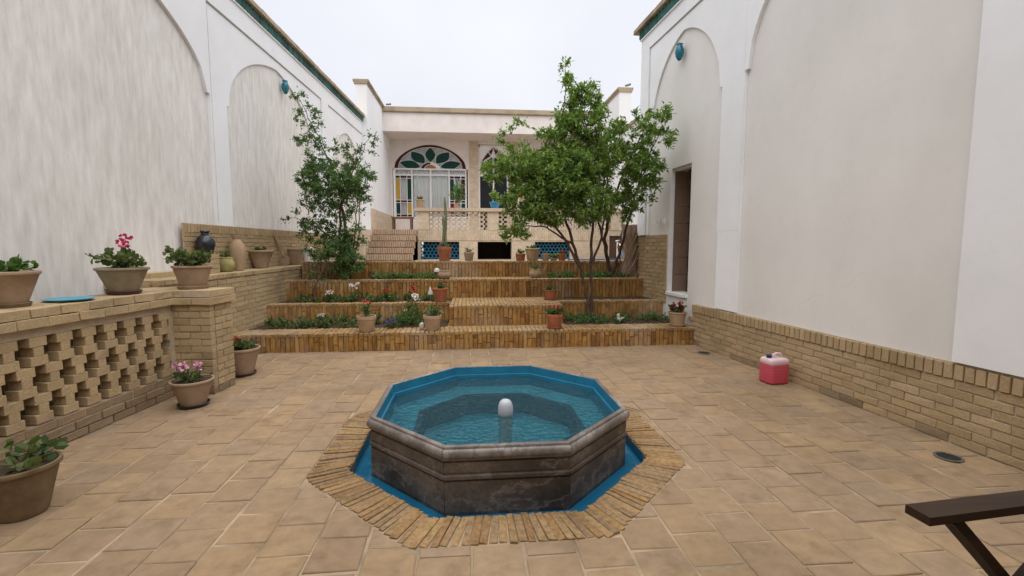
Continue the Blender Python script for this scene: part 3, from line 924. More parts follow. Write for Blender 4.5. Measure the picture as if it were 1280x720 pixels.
# unseen wall added behind the viewpoint to darken surfaces that face it
bw = thing('courtyard_wall', 'unseen plain tan brick wall added behind the viewpoint to shade the near courtyard', 'wall', (0, -1.9, 0))
mb = MB(); mb.box(-4.05, 3.85, -0.3, 0.0, -1.28, 5.4); mb.build('brickwork', 'course', bw)
mb = MB(); mb.box(-4.05, 3.85, -0.3, 0.12, 5.401, 5.5); mb.build('coping', 'coping', bw)

# ------------------------------------------------------------------ pierced brick balustrade with pier
ba_loc, ba_ang = frame_dir(-2.94, 4.0, 0.10)
bal = thing('brick_balustrade', 'pierced tan brick balustrade with cross-shaped openings and a solid end pier', 'balustrade', ba_loc, ba_ang)
bY = lambda Y: (Y - 4.0) * math.hypot(1, 0.1)
b0, b1 = bY(1.3), bY(4.66)
mb = MB(); mb.box(b0, b1, 0.012, 0.23, -0.05, 0.205); mb.build('plinth_core', 'mortar', bal)
for row in range(3):                                    # dark weathered plinth
    u = b0 - (0.1 if row % 2 else 0)
    while u < b1:
        a, b = max(u, b0), min(u + 0.21, b1)
        if b - a > .04: brick(bal, ((a + b) / 2, 0.05 + (0.012 if row == 2 else 0), 0.034 + row * 0.068), (round(b - a, 2), 0.11, 0.06), 'baldark')
        u += 0.221
RH, PER = 0.068, 0.19
for row in range(9):
    z = 0.21 + row * RH + RH / 2
    off = (row // 3) % 2 * PER / 2 + 0.04
    wide = row % 3 == 1
    gap = 0.118 if wide else 0.066
    L_ = PER - gap
    k = -1
    while True:
        c = b0 + off + k * PER
        k += 1
        a, b = max(c - L_ / 2, b0), min(c + L_ / 2, b1 - 0.05)
        if c - L_ / 2 > b1 - 0.05: break
        if b - a < 0.02: continue
        brick(bal, ((a + b) / 2, 0.06 + U(-.001, .001), z), (round(b - a, 2), 0.10, RH - 0.001), 'bal', tilt=0.002, bev=0.0025, jit=0.0015)
mb = MB(); mb.box(b0, b1, 0.205, 0.28, 0.206, 0.822); mb.build('back_leaf', 'baldark', bal)
mb = MB(); mb.box(b1 - 0.05, b1 + 0.02, 0.012, 0.22, 0.205, 0.825); mb.build('end_strip', 'mortar_tan', bal)
mb = MB(); mb.box(b0, b1, 0.02, 0.14, 0.823, 0.888); mb.build('top_strip', 'mortar_tan', bal)
for row, (pr, z) in enumerate(((-0.03, 0.922), (-0.018, 0.992))):
    u = b0 - (0.1 if row else 0)
    mbm = MB(); mbm.box(b0, b1 - .01, pr + 0.008, 0.37, z - 0.032, z + 0.031); mbm.build('cap_bed', 'mortar_tan', bal)
    while u < b1 - 0.03:
        a, b = max(u, b0), min(u + 0.205 * U(.95, 1.05), b1)
        brick(bal, ((a + b) / 2, pr + 0.06, z), (round(b - a, 2), 0.12, 0.064), 'bal', tilt=0.008, jit=.004)
        brick(bal, ((a + b) / 2, pr + 0.06 + 0.19, z + 0.001), (round(b - a, 2), 0.245, 0.064), 'bal', tilt=0.006, jit=.004)
        u = b + 0.012
# pier
p0, p1, pw0, pw1 = b1 + 0.005, b1 + 0.335, -0.36, 0.30
mb = MB(); mb.box(p0 + 0.012, p1 - 0.012, pw0 + 0.012, pw1, -0.05, 0.90); pier = mb.build('pier', 'mortar_tan', bal)
for row in range(13):
    z = 0.004 + row * 0.0685 + 0.03
    m_ = 'baldark' if row == 0 else 'bal'
    for i in range(2):                                  # face towards the camera (normal -u)
        lens = (0.21, 0.12, 0.33) if (row + i) % 2 else (0.12, 0.21, 0.33)
        break
    y = pw0
    seq_ = (0.105, 0.215, 0.215, 0.105) if row % 2 else (0.215, 0.215, 0.205)
    for l in seq_:
        if y + 0.02 > pw1: break
        brick(pier, (p0 + 0.03, min(y + l / 2, pw1), z), (0.06, l - 0.01, 0.06), m_); y += l
    uu = p0 + 0.06
    for l in ((0.10, 0.17) if row % 2 else (0.17, 0.10)):  # face towards the courtyard
        brick(pier, (uu + l / 2 + 0.004, pw0 + 0.035, z), (l - 0.008, 0.07, 0.06), m_); uu += l
for row, (pr, z) in enumerate(((0.03, 0.922), (0.018, 0.992))):
    mbm = MB(); mbm.box(p0 - pr + .006, p1 + pr - .006, pw0 - pr + .006, pw1 + .1, z - 0.031, z + 0.03); mbm.build('pier_cap_bed', 'mortar_tan', pier)
    for i in range(4):
        y = pw0 - pr + i * 0.195 + (0.1 if row and i else 0)
        l = 0.185 if not (row and i == 0) else 0.285
        brick(pier, (p0 - pr + 0.19, y + l / 2, z), (0.33 + 2 * pr, l, 0.064), 'bal', tilt=0.005)

# ------------------------------------------------------------------ brick retaining wall with platform, left
rt_loc, rt_ang = frame_dir(-3.22, 6.4, 0.025)
ret = thing('retaining_wall', 'tan brick retaining wall carrying clay pots along its top beside the steps', 'wall', rt_loc, rt_ang)
rY = lambda Y: (Y - 6.4) * math.hypot(1, 0.025)
r0, r1 = rY(5.06), rY(10.9)
mb = MB(); mb.box(r0, r1, 0.012, 0.5, -1.2, 1.03); mb.build('wall_core', 'mortar_tan', ret)
cnt = 0; far = MB()
for row in range(16):
    z = 0.004 + row * 0.068 + 0.03
    u = r0 - (0.1 if row % 2 else 0)
    while u < r1:
        a, b = max(u, r0), min(u + 0.205, r1)
        if b - a > 0.04:
            if u < rY(9.4) - 0.0 and not (u > rY(7.0) and z < 0.27) and not (u > rY(8.2) and z < .6):
                brick(ret, ((a + b) / 2, 0.03 + U(-.002, .002), z), (round(b - a, 2), 0.06, 0.059), 'bal'); cnt += 1
            else: far.box(a, b, 0.0, 0.05, z - 0.03, z + 0.03, jit=.001)
        u += 0.215
tag(far.build('far_bricks', 'bal', ret), kind='stuff')
row = 0
u = r0
while u < r1:                                           # top course laid flat
    brick(ret, (u + 0.05, 0.10, 1.065), (0.10, 0.215, 0.055), 'bal', tilt=.006)
    brick(ret, (u + 0.05, 0.325, 1.065), (0.10, 0.215, 0.055), 'bal', tilt=.006); u += 0.11
for row in range(6):                                    # near end face of the platform
    for i in range(2):
        brick(ret, (r0 - 0.03, 0.12 + i * 0.22 + (0.06 if row % 2 else 0), 0.70 + row * 0.068), (0.06, 0.21, 0.059), 'bal')
mb = MB(); mb.box(rY(5.4), rY(6.1), 0.30, 0.47, 1.094, 1.15); mb.build('platform_kerb', 'bal', ret)
for i in range(4):
    brick(ret, (rY(6.40), 0.27, 1.125 + i * .063), (0.22, 0.21, 0.058), 'bal', tilt=.01)

# ------------------------------------------------------------------ brick steps and planting beds
ZS = [0.253, 0.540, 0.865, 1.166]
def riser(parent, x0, x1, y, z0, z1, facing='y'):
    x = x0
    while x < x1 - 0.02:
        wd = min(random.choice((0.050, 0.056, 0.062)), x1 - x)
        H = z1 - z0
        split = z0 + H * random.choice((0.33, 0.4, 0.6, 0.68)) if rnd() < 0.55 else None
        segs = [(z0, z1)] if split is None else [(z0, split - 0.004), (split + 0.004, z1)]
        for a, b in segs:
            if facing == 'y': c, d = (x + wd / 2, y + 0.03 + U(-.003, .003), (a + b) / 2), (round(wd, 3), 0.06, round(b - a, 2))
            else: c, d = (y + facing * -0.03, x + wd / 2, (a + b) / 2), (0.06, round(wd, 3), round(b - a, 2))
            brick(parent, c, d, 'step', tilt=0.006)
        x += wd + 0.008
def treads(parent, x0, x1, y, z, depth=0.2):
    x = x0
    while x < x1 - 0.02:
        wd = random.choice((0.054, 0.058, 0.064))
        brick(parent, (x + wd / 2, y + depth / 2 - 0.004 + U(-.006, .004), z - 0.021 + U(-.004, .002)), (wd, depth, 0.05), 'tread', tilt=0.012, bev=.007, jit=.004)
        x += wd + 0.009
XL, XRr = -3.24, 3.30
st1 = thing('brick_step', 'lowest brick step, meeting the courtyard paving and carrying four flower pots', 'step', (0, 6.40, 0))
mb = MB(); mb.box(XL, XRr, 0.02, 0.95, -0.05, 0.232); mb.build('step_core', 'mortar_step', st1)
riser(st1, XL, XRr, 0, 0.0, 0.228); treads(st1, XL, XRr, 0, ZS[0], 0.21); treads(st1, XL, XRr, 0.215, ZS[0] - .001, 0.20)
st2 = thing('brick_step', 'second brick step, with its middle part jutting forward between two planted wings', 'step', (0, 7.0, 0))
mb = MB(); mb.box(-0.33, 1.44, 0.02, 1.2, 0.2, 0.518); mb.build('step_core', 'mortar_step', st2)
mb = MB(); mb.box(XL + .03, -0.331, 0.44, 0.72, 0.1, 0.518); mb.box(1.441, XRr - .03, 0.44, 0.72, 0.1, 0.518); mb.build('planter_core', 'mortar_step', st2)
riser(st2, -0.33, 1.44, 0, 0.235, 0.514); treads(st2, -0.33, 1.44, 0, ZS[1], 0.21)
riser(st2, 0.03, 0.42, -0.33, 0.235, 0.514, -1); riser(st2, 0.03, 0.42, 1.44, 0.235, 0.514, 1)
riser(st2, XL + .03, -0.34, 0.43, 0.215, 0.514); treads(st2, XL + .03, -0.34, 0.43, ZS[1], 0.17)
riser(st2, 1.45, XRr - .04, 0.43, 0.215, 0.514); treads(st2, 1.45, XRr - .04, 0.43, ZS[1], 0.17)
tb = MB()
for i in range(29):                                     # paving of the second tread
    for j in range(4):
        tb.box(-0.32 + i * 0.061, -0.32 + i * 0.061 + 0.053, 0.215 + j * 0.235, 0.215 + j * 0.235 + 0.225, 0.50, 0.539, jit=.002)
tag(tb.build('tread_bricks', 'tread', st2), kind='stuff')
st3 = thing('brick_step', 'third brick step, below the topmost riser', 'step', (0, 8.17, 0))
mb = MB(); mb.box(XL + .06, XRr - .08, 0.02, 0.25, 0.3, 0.843); mb.box(-0.42, 1.3, 0.25, 0.70, 0.3, 0.843); mb.build('step_core', 'mortar_step', st3)
riser(st3, XL + .06, XRr - .1, 0, 0.52, 0.838); treads(st3, XL + .06, XRr - .1, 0, ZS[2], 0.17)
tb = MB()
for i in range(28):
    for j in range(2):
        tb.box(-0.41 + i * 0.061, -0.41 + i * 0.061 + 0.053, 0.175 + j * 0.235, 0.175 + j * 0.235 + 0.225, 0.82, 0.864, jit=.002)
tag(tb.build('tread_bricks', 'tread', st3), kind='stuff')
st4 = thing('brick_step', 'topmost brick step edging the upper yard, lined with small pots', 'step', (0, 8.82, 0))
mb = MB(); mb.box(XL + .1, XRr + .1, 0.02, 0.27, 0.5, 1.146); mb.build('step_core', 'mortar_step', st4)
riser(st4, XL + .1, XRr + .1, 0, 0.84, 1.141); treads(st4, XL + .1, XRr + .1, 0, ZS[3], 0.25)

def soil(x0, x1, y0, y1, z):
    mb = MB(); nx, ny = max(2, int((x1 - x0) / .08)), max(2, int((y1 - y0) / .08))
    for i in range(nx + 1):
        for j in range(ny + 1):
            mb.v.append((x0 + (x1 - x0) * i / nx, y0 + (y1 - y0) * j / ny, z + U(-.012, .012)))
    for i in range(nx):
        for j in range(ny):
            a = i * (ny + 1) + j
            mb.f.append((a, a + ny + 1, a + ny + 2, a + 1))
    tag(mb.build('soil', 'soil', fix=False), kind='structure')
soil(XL + .02, -0.36, 6.80, 7.44, 0.246); soil(1.47, 3.26, 6.80, 7.44, 0.246)
soil(XL + .03, -0.34, 7.59, 8.18, 0.52); soil(1.45, XRr - .04, 7.59, 8.18, 0.52)
soil(XL + .07, -0.43, 8.33, 8.84, 0.845); soil(1.31, XRr - .1, 8.33, 8.84, 0.845)
# upper yard ground behind the top step, a little lower than its edge
mb = MB(); mb.box(-3.45, 6.0, 9.085, 22.0, 0.6, 1.05); mb.build('upper_yard', 'dust')
tag(bpy.data.objects['upper_yard'], kind='structure')

# ------------------------------------------------------------------ the house with its raised terrace
hs = thing('portico_house', 'cream brick house with raised terrace, roofed portico and stained-glass windows beyond the steps', 'house', (0, 14.0, 0))
def bxp(name, mat, x0, x1, y0, y1, z0, z1, parent=hs):
    mb = MB(); mb.box(x0, x1, y0, y1, z0, z1); return mb.build(name, mat, parent)
XI, XO = -3.06, 4.72                                     # inner faces of the two side walls
ZT, ZC = 1.95, 5.53                                     # terrace floor, portico ceiling
for x0, x1 in ((XI - 0.34, XI), (XO, XO + 0.38)):
    sw = bxp('side_wall', 'white', x0, x1, 0.5, 4.6, 1.0, 6.30)
    u = 0.47
    while u < 3.1:
        brick(sw, ((x0 + x1) / 2, u + 0.1, 6.40), (x1 - x0 + 0.12, 0.2, 0.07), 'coping', name='coping_brick'); u += 0.21
    mb = MB(); mb.box(x0 - 0.03, x1 + 0.03, 0.47, 3.1, 6.301, 6.364); mb.build('coping_bed', 'coping', sw)
roof = bxp('roof', 'pink', XI + .001, XO - .001, 2.95, 4.6, ZC, 6.18)
mb = MB()
mb.box(XI + .002, XO - .002, 2.90, 3.2, 6.225, 6.37)
for i in range(105):                                    # dentils
    x = XI + 0.03 + i * 0.074
    mb.box(x, x + 0.042, 2.88, 3.0, 6.182, 6.224)
mb.build('dentil_cornice', 'coping', roof)
# facade wall under the portico, with two arched openings and a doorway between
W1, W3, HW = (-1.53, 3.30, 1.40)
SP, AP_ = 4.45, 5.40
for c, a, b in ((W1, XI + .002, 0.345), (W3, 1.515, XO - .002)):
    mb = archlayer(a, b, ZT, ZC - .001, [(c, HW, SP, AP_)], 4.58, 4.30); mb.build('facade_wall', 'pink', hs)
    bxp('sill_wall', 'pink', c - HW - .05, c + HW + .05, 4.32, 4.56, ZT, 2.53)
bxp('lintel', 'pink', 0.346, 1.514, 4.30, 4.58, 5.42, ZC - .001)
bxp('brick_pilaster', 'course', -0.02, 0.345, 4.27, 4.299, ZT, ZC - .002)
bxp('brick_pilaster', 'course', 1.515, 1.88, 4.27, 4.299, ZT, ZC - .002)
bxp('terrace_floor', 'stair', XI + .003, XO - .003, 0.3, 4.29, 1.70, ZT)
bxp('side_dado', 'course', XI + .001, XI + .05, 0.6, 4.29, ZT, 2.62)
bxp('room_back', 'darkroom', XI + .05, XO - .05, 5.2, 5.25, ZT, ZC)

def lens(c, d0, d1, ang, wid, n=9):
    """petal outline from distance d0 to d1 along ang, on an ellipse-scaled plane"""
    L = []
    for k in range(n):
        t = k / (n - 1); r = d0 + (d1 - d0) * t
        L.append((r, wid * math.sin(PI * min(1, t * 1.0)) ** 0.9))
    up = [(r, h) for r, h in L]; dn = [(r, -h) for r, h in L[::-1][1:-1]]
    ca, sa = math.cos(ang), math.sin(ang)
    return [(r * ca - h * sa, r * sa + h * ca) for r, h in up + dn]

def arched_window(cx):
    wn = link('window', None, hs, (cx, 4.40, 0))
    b = AP_ - SP
    E = lambda p: (p[0] * HW, SP + p[1] * b)
    def pane(poly, mat, y=0.0):
        mb = MB(); mb.prism(poly, 'y', y, y + 0.008); return mb.build('pane', mat, wn)
    fr = MB()
    def came(poly, r=0.017, closed=True):
        pts = [(x, -0.004, z) for x, z in poly] + ([(poly[0][0], -0.004, poly[0][1])] if closed else [])
        fr.tube(pts, r, 5)
    # rim segments
    cuts = [0, 34, 72, 90.01, 108, 146, 180]
    cuts = [2, 33, 60, 92, 120, 148, 178]
    for a0, a1 in zip(cuts[:-1], cuts[1:]):
        A = [math.radians(a0 + (a1 - a0) * k / 8) for k in range(9)]
        poly = [E((math.cos(a), math.sin(a))) for a in A] + [E((0.88 * math.cos(a), 0.88 * math.sin(a))) for a in A[::-1]]
        pane(poly, 'g_maroon')
    A = [math.radians(180 * k / 32) for k in range(33)]
    came([E((math.cos(a), math.sin(a))) for a in A], 0.022, False)
    came([E((.88 * math.cos(a), .88 * math.sin(a))) for a in A], 0.014, False)
    for an, d1, wd in ((18, .90, .18), (54, .89, .18), (90, .90, .15), (126, .89, .18), (162, .90, .18)):
        poly = [E(p) for p in lens(0, .27, d1, math.radians(an), wd)]
        pane(poly, 'g_green'); came(poly, 0.013)
    pane([E((.15 * math.cos(a), .18 * math.sin(a))) for a in A[::2]], 'g_orange')
    for a0, a1, m_ in ((2, 88, 'curtain'), (92, 178, 'g_navy')):
        A2 = [math.radians(a0 + (a1 - a0) * k / 8) for k in range(9)]
        pane([E((.27 * math.cos(a), .29 * math.sin(a))) for a in A2] + [E((.18 * math.cos(a), .21 * math.sin(a))) for a in A2[::-1]], m_)
    came([E((.27 * math.cos(a), .29 * math.sin(a))) for a in A[::2]], 0.013, False)
    came([E((.165 * math.cos(a), .195 * math.sin(a))) for a in A[::2]], 0.013, False)
    # straight lights below
    z0, z1 = 2.54, SP - 0.22
    fr.box(-HW, HW, -0.03, 0.03, SP - 0.03, SP + 0.03); fr.box(-HW, HW, -0.029, 0.029, z1 - 0.03, z1 + 0.03); fr.box(-HW, HW, -0.03, 0.03, z0, z0 + 0.06)
    xs = (-HW + .03, -0.72, 0, 0.72, HW - .03)
    for x in xs: fr.box(x - 0.03, x + 0.03, -0.028, 0.028, z0, SP)
    for s in (-1, 1):
        xa, xb = sorted((s * (HW - .03), s * 0.72))
        xa += .03; xb -= .03
        out_c = ('g_yellow', 'g_green') if s < 0 else ('g_maroon', 'g_green')
        in_c = ('g_green', 'g_yellow') if s < 0 else ('g_green', 'g_red')
        st = 0.165; zm = z0 + 0.62
        lo_, hi_ = (xa, xb - st), (xa + st, xb)
        cols = ((xa, xa + st, out_c if s < 0 else in_c), (xb - st, xb, in_c if s < 0 else out_c))
        for a, c, cc in cols:
            pane([(a, zm + .1), (c, zm + .1), (c, z1 - .15), (a, z1 - .15)], cc[0])
            pane([(a, z0 + .18), (c, z0 + .18), (c, zm - .02), (a, zm - .02)], cc[1])
            for zz in (z0 + .07, zm, z1 - .13): pane([(a, zz), (c, zz), (c, zz + .09), (a, zz + .09)], 'g_navy')
            fr.box((a if a == xb - st else c) - .012, (a if a == xb - st else c) + .012, -.02, .02, z0, z1)
        for zz, m_ in ((z0 + .07, 'g_maroon'), (zm, 'g_red'), (z1 - .13, 'g_navy')):
            pane([(xa + st + .015, zz), (xb - st - .015, zz), (xb - st - .015, zz + .09), (xa + st + .015, zz + .09)], m_)
            for q in (zz - .012, zz + .09): fr.box(xa, xb, -.019, .019, q, q + .02)
    fr.build('window_frame', 'whitepaint', wn)
    # glass and curtain behind
    mb = MB(); mb.add([(-HW, .012, z0), (HW, .012, z0), (HW, .012, AP_), (-HW, .012, AP_)], [(0, 1, 2, 3)]); mb.build('glass', 'clear', wn, fix=False)
    mb = MB(); n = 150
    for i in range(n + 1):
        x = -HW + 2 * HW * i / n; y = 0.10 + 0.022 * math.sin(i * 0.9) + 0.012 * math.sin(i * 0.37 + 1)
        mb.v += [(x, y, z0), (x, y, AP_ - 0.01)]
    mb.f = [(2 * i, 2 * i + 2, 2 * i + 3, 2 * i + 1) for i in range(n)]
    mb.build('curtain', 'curtain', wn, smooth=True, fix=False)
arched_window(W1); arched_window(W3)
# middle door with pointed stained-glass head
dw = link('door', None, hs, (0.93, 4.36, 0))
fr = MB()
for x in (-0.56, 0.0, 0.56): fr.box(x - .03, x + .03, -.03, .03, ZT, 4.25)
fr.box(-.59, .59, -.031, .031, 4.20, 4.27); fr.box(-.59, .59, -.03, .03, 5.34, 5.40); fr.box(-.59, -.53, -.03, .03, 4.25, 5.40); fr.box(.53, .59, -.03, .03, 4.25, 5.40)
def dp(poly, mat, nm='pane'):
    mb = MB(); mb.prism(poly, 'y', 0, .01); mb.build(nm, mat, dw)
    if nm == 'pane': fr.tube([(x, -.006, z) for x, z in poly + poly[:1]], .016, 5)
for s in (-1, 1):
    dp([(s * .54, 4.30), (s * .50, 4.62), (s * .34, 4.80), (s * .30, 4.40), (s * .36, 4.30)], 'g_yellow')
    dp([(s * .48, 4.68), (s * .42, 4.88), (s * .22, 5.14), (s * .10, 4.98), (s * .32, 4.84)], 'g_maroon' if s < 0 else 'g_orangered')
    dp([(s * .20, 5.16), (s * .02, 5.33), (s * .02, 5.18), (s * .09, 5.02)], 'g_maroon')
    dp([(s * .28, 4.80), (s * .08, 4.96), (s * .02, 4.9), (s * .02, 4.3), (s * .24, 4.3)], 'g_dark')
    dp([(s * .03, 2.0), (s * .53, 2.0), (s * .53, 4.2), (s * .03, 4.2)], 'g_dark', 'door_leaf')
mb = MB(); mb.box(-.53, .53, .02, .03, 4.27, 5.34); mb.build('curtain', 'curtain', dw)
fr.build('door_frame', 'whitepaint', dw)

# base wall with screened basement windows
xs = [-1.58, -1.50, -0.34, 0.22, 1.26, 1.98, 3.08, 4.33, 4.715]; zs = [1.0, 1.06, 1.59, 1.78, ZT - .001]
holes = {(1, 1), (3, 0), (3, 1), (5, 1), (7, 1), (7, 2), (7, 0)}
mb = gridsolid(xs, zs, 0.3, 0.0, lambda i, j: (i, j) not in holes); mb.build('base_wall', 'course', hs)
bxp('soldier_band', 'soldier', -1.58, 4.32, -0.012, -0.001, 1.63, ZT - .002)
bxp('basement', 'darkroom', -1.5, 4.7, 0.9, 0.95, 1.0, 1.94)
bxp('basement_door', 'doorleaf', 4.335, 4.71, 0.10, 0.14, 1.05, 1.78)
M['turq'] = plain_mat('turquoise_glaze', (0.015, 0.12, 0.21), 0.3, 0.35, 9, .5, 0)
def hexscreen(x0, x1, z0, z1):
    mb = MB(); p = 0.112; row = 0; z = z0
    while z < z1 + .05:
        x = x0 + (p / 2 if row % 2 else 0)
        while x < x1 + .05:
            vs = []
            for y in (0.12, 0.17):
                for r in (p * .578, p * .40):
                    for k in range(6):
                        a = PI / 6 + k * PI / 3
                        vs.append((min(max(x + r * math.cos(a), x0), x1), y, min(max(z + r * math.sin(a), z0), z1)))
            fs = []
            for k in range(6):
                l = (k + 1) % 6
                fs.append((k, l, 6 + l, 6 + k)); fs.append((6 + k, 6 + l, 18 + l, 18 + k))
            mb.add(vs, fs); x += p
        z += p * .866; row += 1
    return tag(mb.build('tile_screen', 'turq', hs, fix=False), kind='stuff')
hexscreen(-1.499, -0.341, 1.061, 1.589); hexscreen(1.981, 3.079, 1.061, 1.589)
# terrace balustrade
for x in (-1.58, 0.52, 2.62, 4.36): bxp('pier', 'course', x, x + 0.345, -0.02, 0.22, ZT, 2.50)
bxp('balustrade_cap', 'house', -1.66, XO - .004, -0.08, 0.27, 2.501, 2.60)
for xa, xb in ((-1.234, 0.519), (0.866, 2.619), (2.966, 4.359)):
    mb = MB(); row = 0; z = ZT + .01; pch = 0.17
    while z < 2.49:
        x = xa - (pch / 2 if row % 2 else 0)
        while x < xb:
            w_ = 0.115 if row % 2 == 0 else 0.07
            a, b = max(x, xa), min(x + w_, xb)
            if b - a > .01: mb.box(a, b, 0.02, 0.13, z, min(z + 0.0675, 2.499))
            x += pch
        z += 0.068; row += 1
    tag(mb.build('lattice', 'house', hs), kind='stuff')
# stairs up to the terrace
sx0, sx1 = -2.84, -1.59
for k in range(5):
    y = -1.42 + k * 0.285
    sp_ = bxp('stair_step', 'stair', sx0 + k * .003, sx1 - .003, y + .05, 0.29, 1.0 + k * .0005, 1.05 + (k + 1) * 0.18 - .012)
    mb = MB(); x = sx0
    while x < sx1 - .03:
        mb.box(x, x + .05, y + U(0, .008), y + 0.12, 1.05 + k * .18 + .03, 1.05 + (k + 1) * .18, jit=.002); x += .063
    tag(mb.build('riser_bricks', 'stair', sp_), kind='stuff')
bxp('stair_wall', 'course', XI - .3, sx0 - .005, -1.5, 0.499, 1.0, 1.92)

# yard wall on the right beyond the doorway wall, and small roof cameras
yw = thing('yard_wall', 'white wall of the upper yard partly hidden behind the big leafy tree', 'wall', (4.9, 8.46, 0))
mb = MB(); mb.box(-0.15, 0.19, 0.0, 6.03, 0.9, 5.0); mb.build('plaster', 'white', yw)
mb = MB(); mb.box(-1.62, -0.151, 0.0, 0.25, 0.5, 5.0); mb.build('end_wall', 'white', yw)
u = 0.0
while u < 6.0:
    brick(yw, (0.02, u + .1, 5.04), (0.46, 0.2, 0.07), 'coping', name='coping_brick'); u += 0.21
mb = MB(); mb.box(-0.17, -0.152, 0.26, 6.0, 1.0, 1.7); mb.build('brick_dado', 'dado', yw)
def roof_camera(label, loc, rz):
    o = thing('security_camera', label, 'camera', loc, rz, 'small cameras on the house roof edges'); o.scale = (.6, .6, .6)
    mb = MB(); mb.tube([(0, 0, 0), (0, 0, .12)], .02, 8); mb.build('bracket', 'whitepaint', o)
    mb = MB(); mb.tube([(-.14, 0, .15), (.12, 0, .17)], .055, 10); mb.build('housing', 'metal', o)
    mb = MB(); mb.tube([(.121, 0, .17), (.15, 0, .172)], .05, 10); mb.build('lens', 'black', o)
roof_camera('small camera on the brick coping beside the big tree', (5.0, 14.55, 6.436), -PI / 2 + .9)
roof_camera('small dark-lensed camera above the portico cornice by the white side wall', (-2.85, 17.0, 6.371), 0)

bn = thing('wooden_bench', 'brown wooden bench at the head of the terrace stairs', 'bench', (-2.25, 15.6, ZT))
for x0, x1 in ((-.33, .37),):
    mb = MB(); mb.box(x0, x1, -.18, .18, .42, .47); mb.build('seat', 'bench', bn)
for x in (-.28, .30):
    for y in (-.14, .14):
        mb = MB(); mb.box(x - .03, x + .03, y - .03, y + .03, 0, .419); mb.build('leg', 'bench', bn)

# ------------------------------------------------------------------ plants
def rdir(up=0.0):
    while True:
        v = Vector((U(-1, 1), U(-1, 1), U(-1, 1)))
        if 0.05 < v.length < 1: break
    v.normalize(); v.z += up
    return v.normalized()
def leaf(mb, p, d, l, w, fold=0.15, rounded=False):
    d = d.normalized()
    s = d.cross(rdir(0.6)); s = s.normalized() if s.length > 1e-4 else Vector((1, 0, 0))
    n = s.cross(d)
    if rounded:
        pts = [p, p + d * l * .25 + s * w * .45 + n * fold * w, p + d * l * .7 + s * w * .5 + n * fold * w, p + d * l, p + d * l * .7 - s * w * .5 + n * fold * w, p + d * l * .25 - s * w * .45 + n * fold * w]
        mb.add(pts, [(0, 1, 2, 3), (0, 3, 4, 5)])
    else:
        pts = [p, p + d * l * .45 + s * w * .5 + n * fold * w, p + d * l - n * l * .12, p + d * l * .45 - s * w * .5 + n * fold * w]
        mb.add(pts, [(0, 1, 2), (0, 2, 3)])

def tree(name, label, cat, base, limbs, lobes, per_m3, leaves, ll, lw_, leafmat, barkmat='bark', spread=0.11, sprigs=(), bloom=0):
    t = thing(name, label, cat, base)
    B = Vector(base)
    wood = MB(); crown = MB(); nodes = []; rad = []
    for L in limbs:
        pts = [Vector(p[:3]) - B for p in L]; rs = [p[3] * .8 for p in L]
        P, R = [], []
        for i in range(len(pts) - 1):
            for k in range(5):
                f = k / 5
                q = pts[i].lerp(pts[i + 1], f)
                if k: q += Vector((U(-1, 1), U(-1, 1), U(-1, 1))) * 0.018
                P.append(q); R.append(rs[i] + (rs[i + 1] - rs[i]) * f)
        P.append(pts[-1]); R.append(rs[-1])
        wood.tube(P, R, 8)
        nodes += P; rad += R
    att = []
    for cx, cy, cz, rx, rz, dens in lobes:
        ry = (rx + rz) * 0.5 * 1.1
        vol = 4 / 3 * PI * rx * ry * rz
        for _ in range(max(4, int(vol * per_m3 * dens))):
            d = rdir(); r = U(0.15, 1.0) ** 0.5 * (1.0 + U(-.1, .16))
            att.append(Vector((cx + d.x * rx * r, cy + d.y * ry * r, cz + d.z * rz * r)) - B)
    for p in sprigs: att.append(Vector(p) - B)
    A = np.array([tuple(n) for n in nodes]); Rr = list(rad)
    att.sort(key=lambda a: float(np.min(np.sum((A - np.array(tuple(a))) ** 2, axis=1))))
    for a in att:
        d2 = np.sum((A - np.array(tuple(a))) ** 2, axis=1)
        i = int(np.argmin(d2)); s = Vector(A[i]); L = (a - s).length
        mid = s.lerp(a, .5) + Vector((U(-1, 1), U(-1, 1), U(-.2, 1))) * L * .14
        r0 = min(Rr[i] * .7, .004 + .010 * L)
        if L > .02: wood.tube([s, mid, a], [r0, r0 * .75, .0022], 4, cap=False)
        A = np.vstack([A, np.array([tuple(mid), tuple(a)])]); Rr += [r0 * .75, .004]
        dirv = (a - mid).normalized() if L > .02 else rdir(.3)
        for k in range(int(leaves * U(.6, 1.4))):
            f = U(-.2, 1.0)
            p = mid.lerp(a, max(.1, f)) if L > .12 and rnd() < .5 else a + rdir() * spread * U(0, 1)
            q_ = U(.5, 1.35); leaf(crown, p, (rdir(.15) + dirv * .5), ll * q_, lw_ * q_ * U(.8, 1.2))
    wood.build('trunk', barkmat, t, smooth=True)
    crown.build('crown', leafmat, t, fix=False)
    if bloom:
        fl = MB()
        for a in random.sample(att, bloom):
            for k in range(5): leaf(fl, a + rdir() * .015, rdir(), .035, .025)
        fl.build('blossom', 'petal_orange', t, fix=False)
    return t

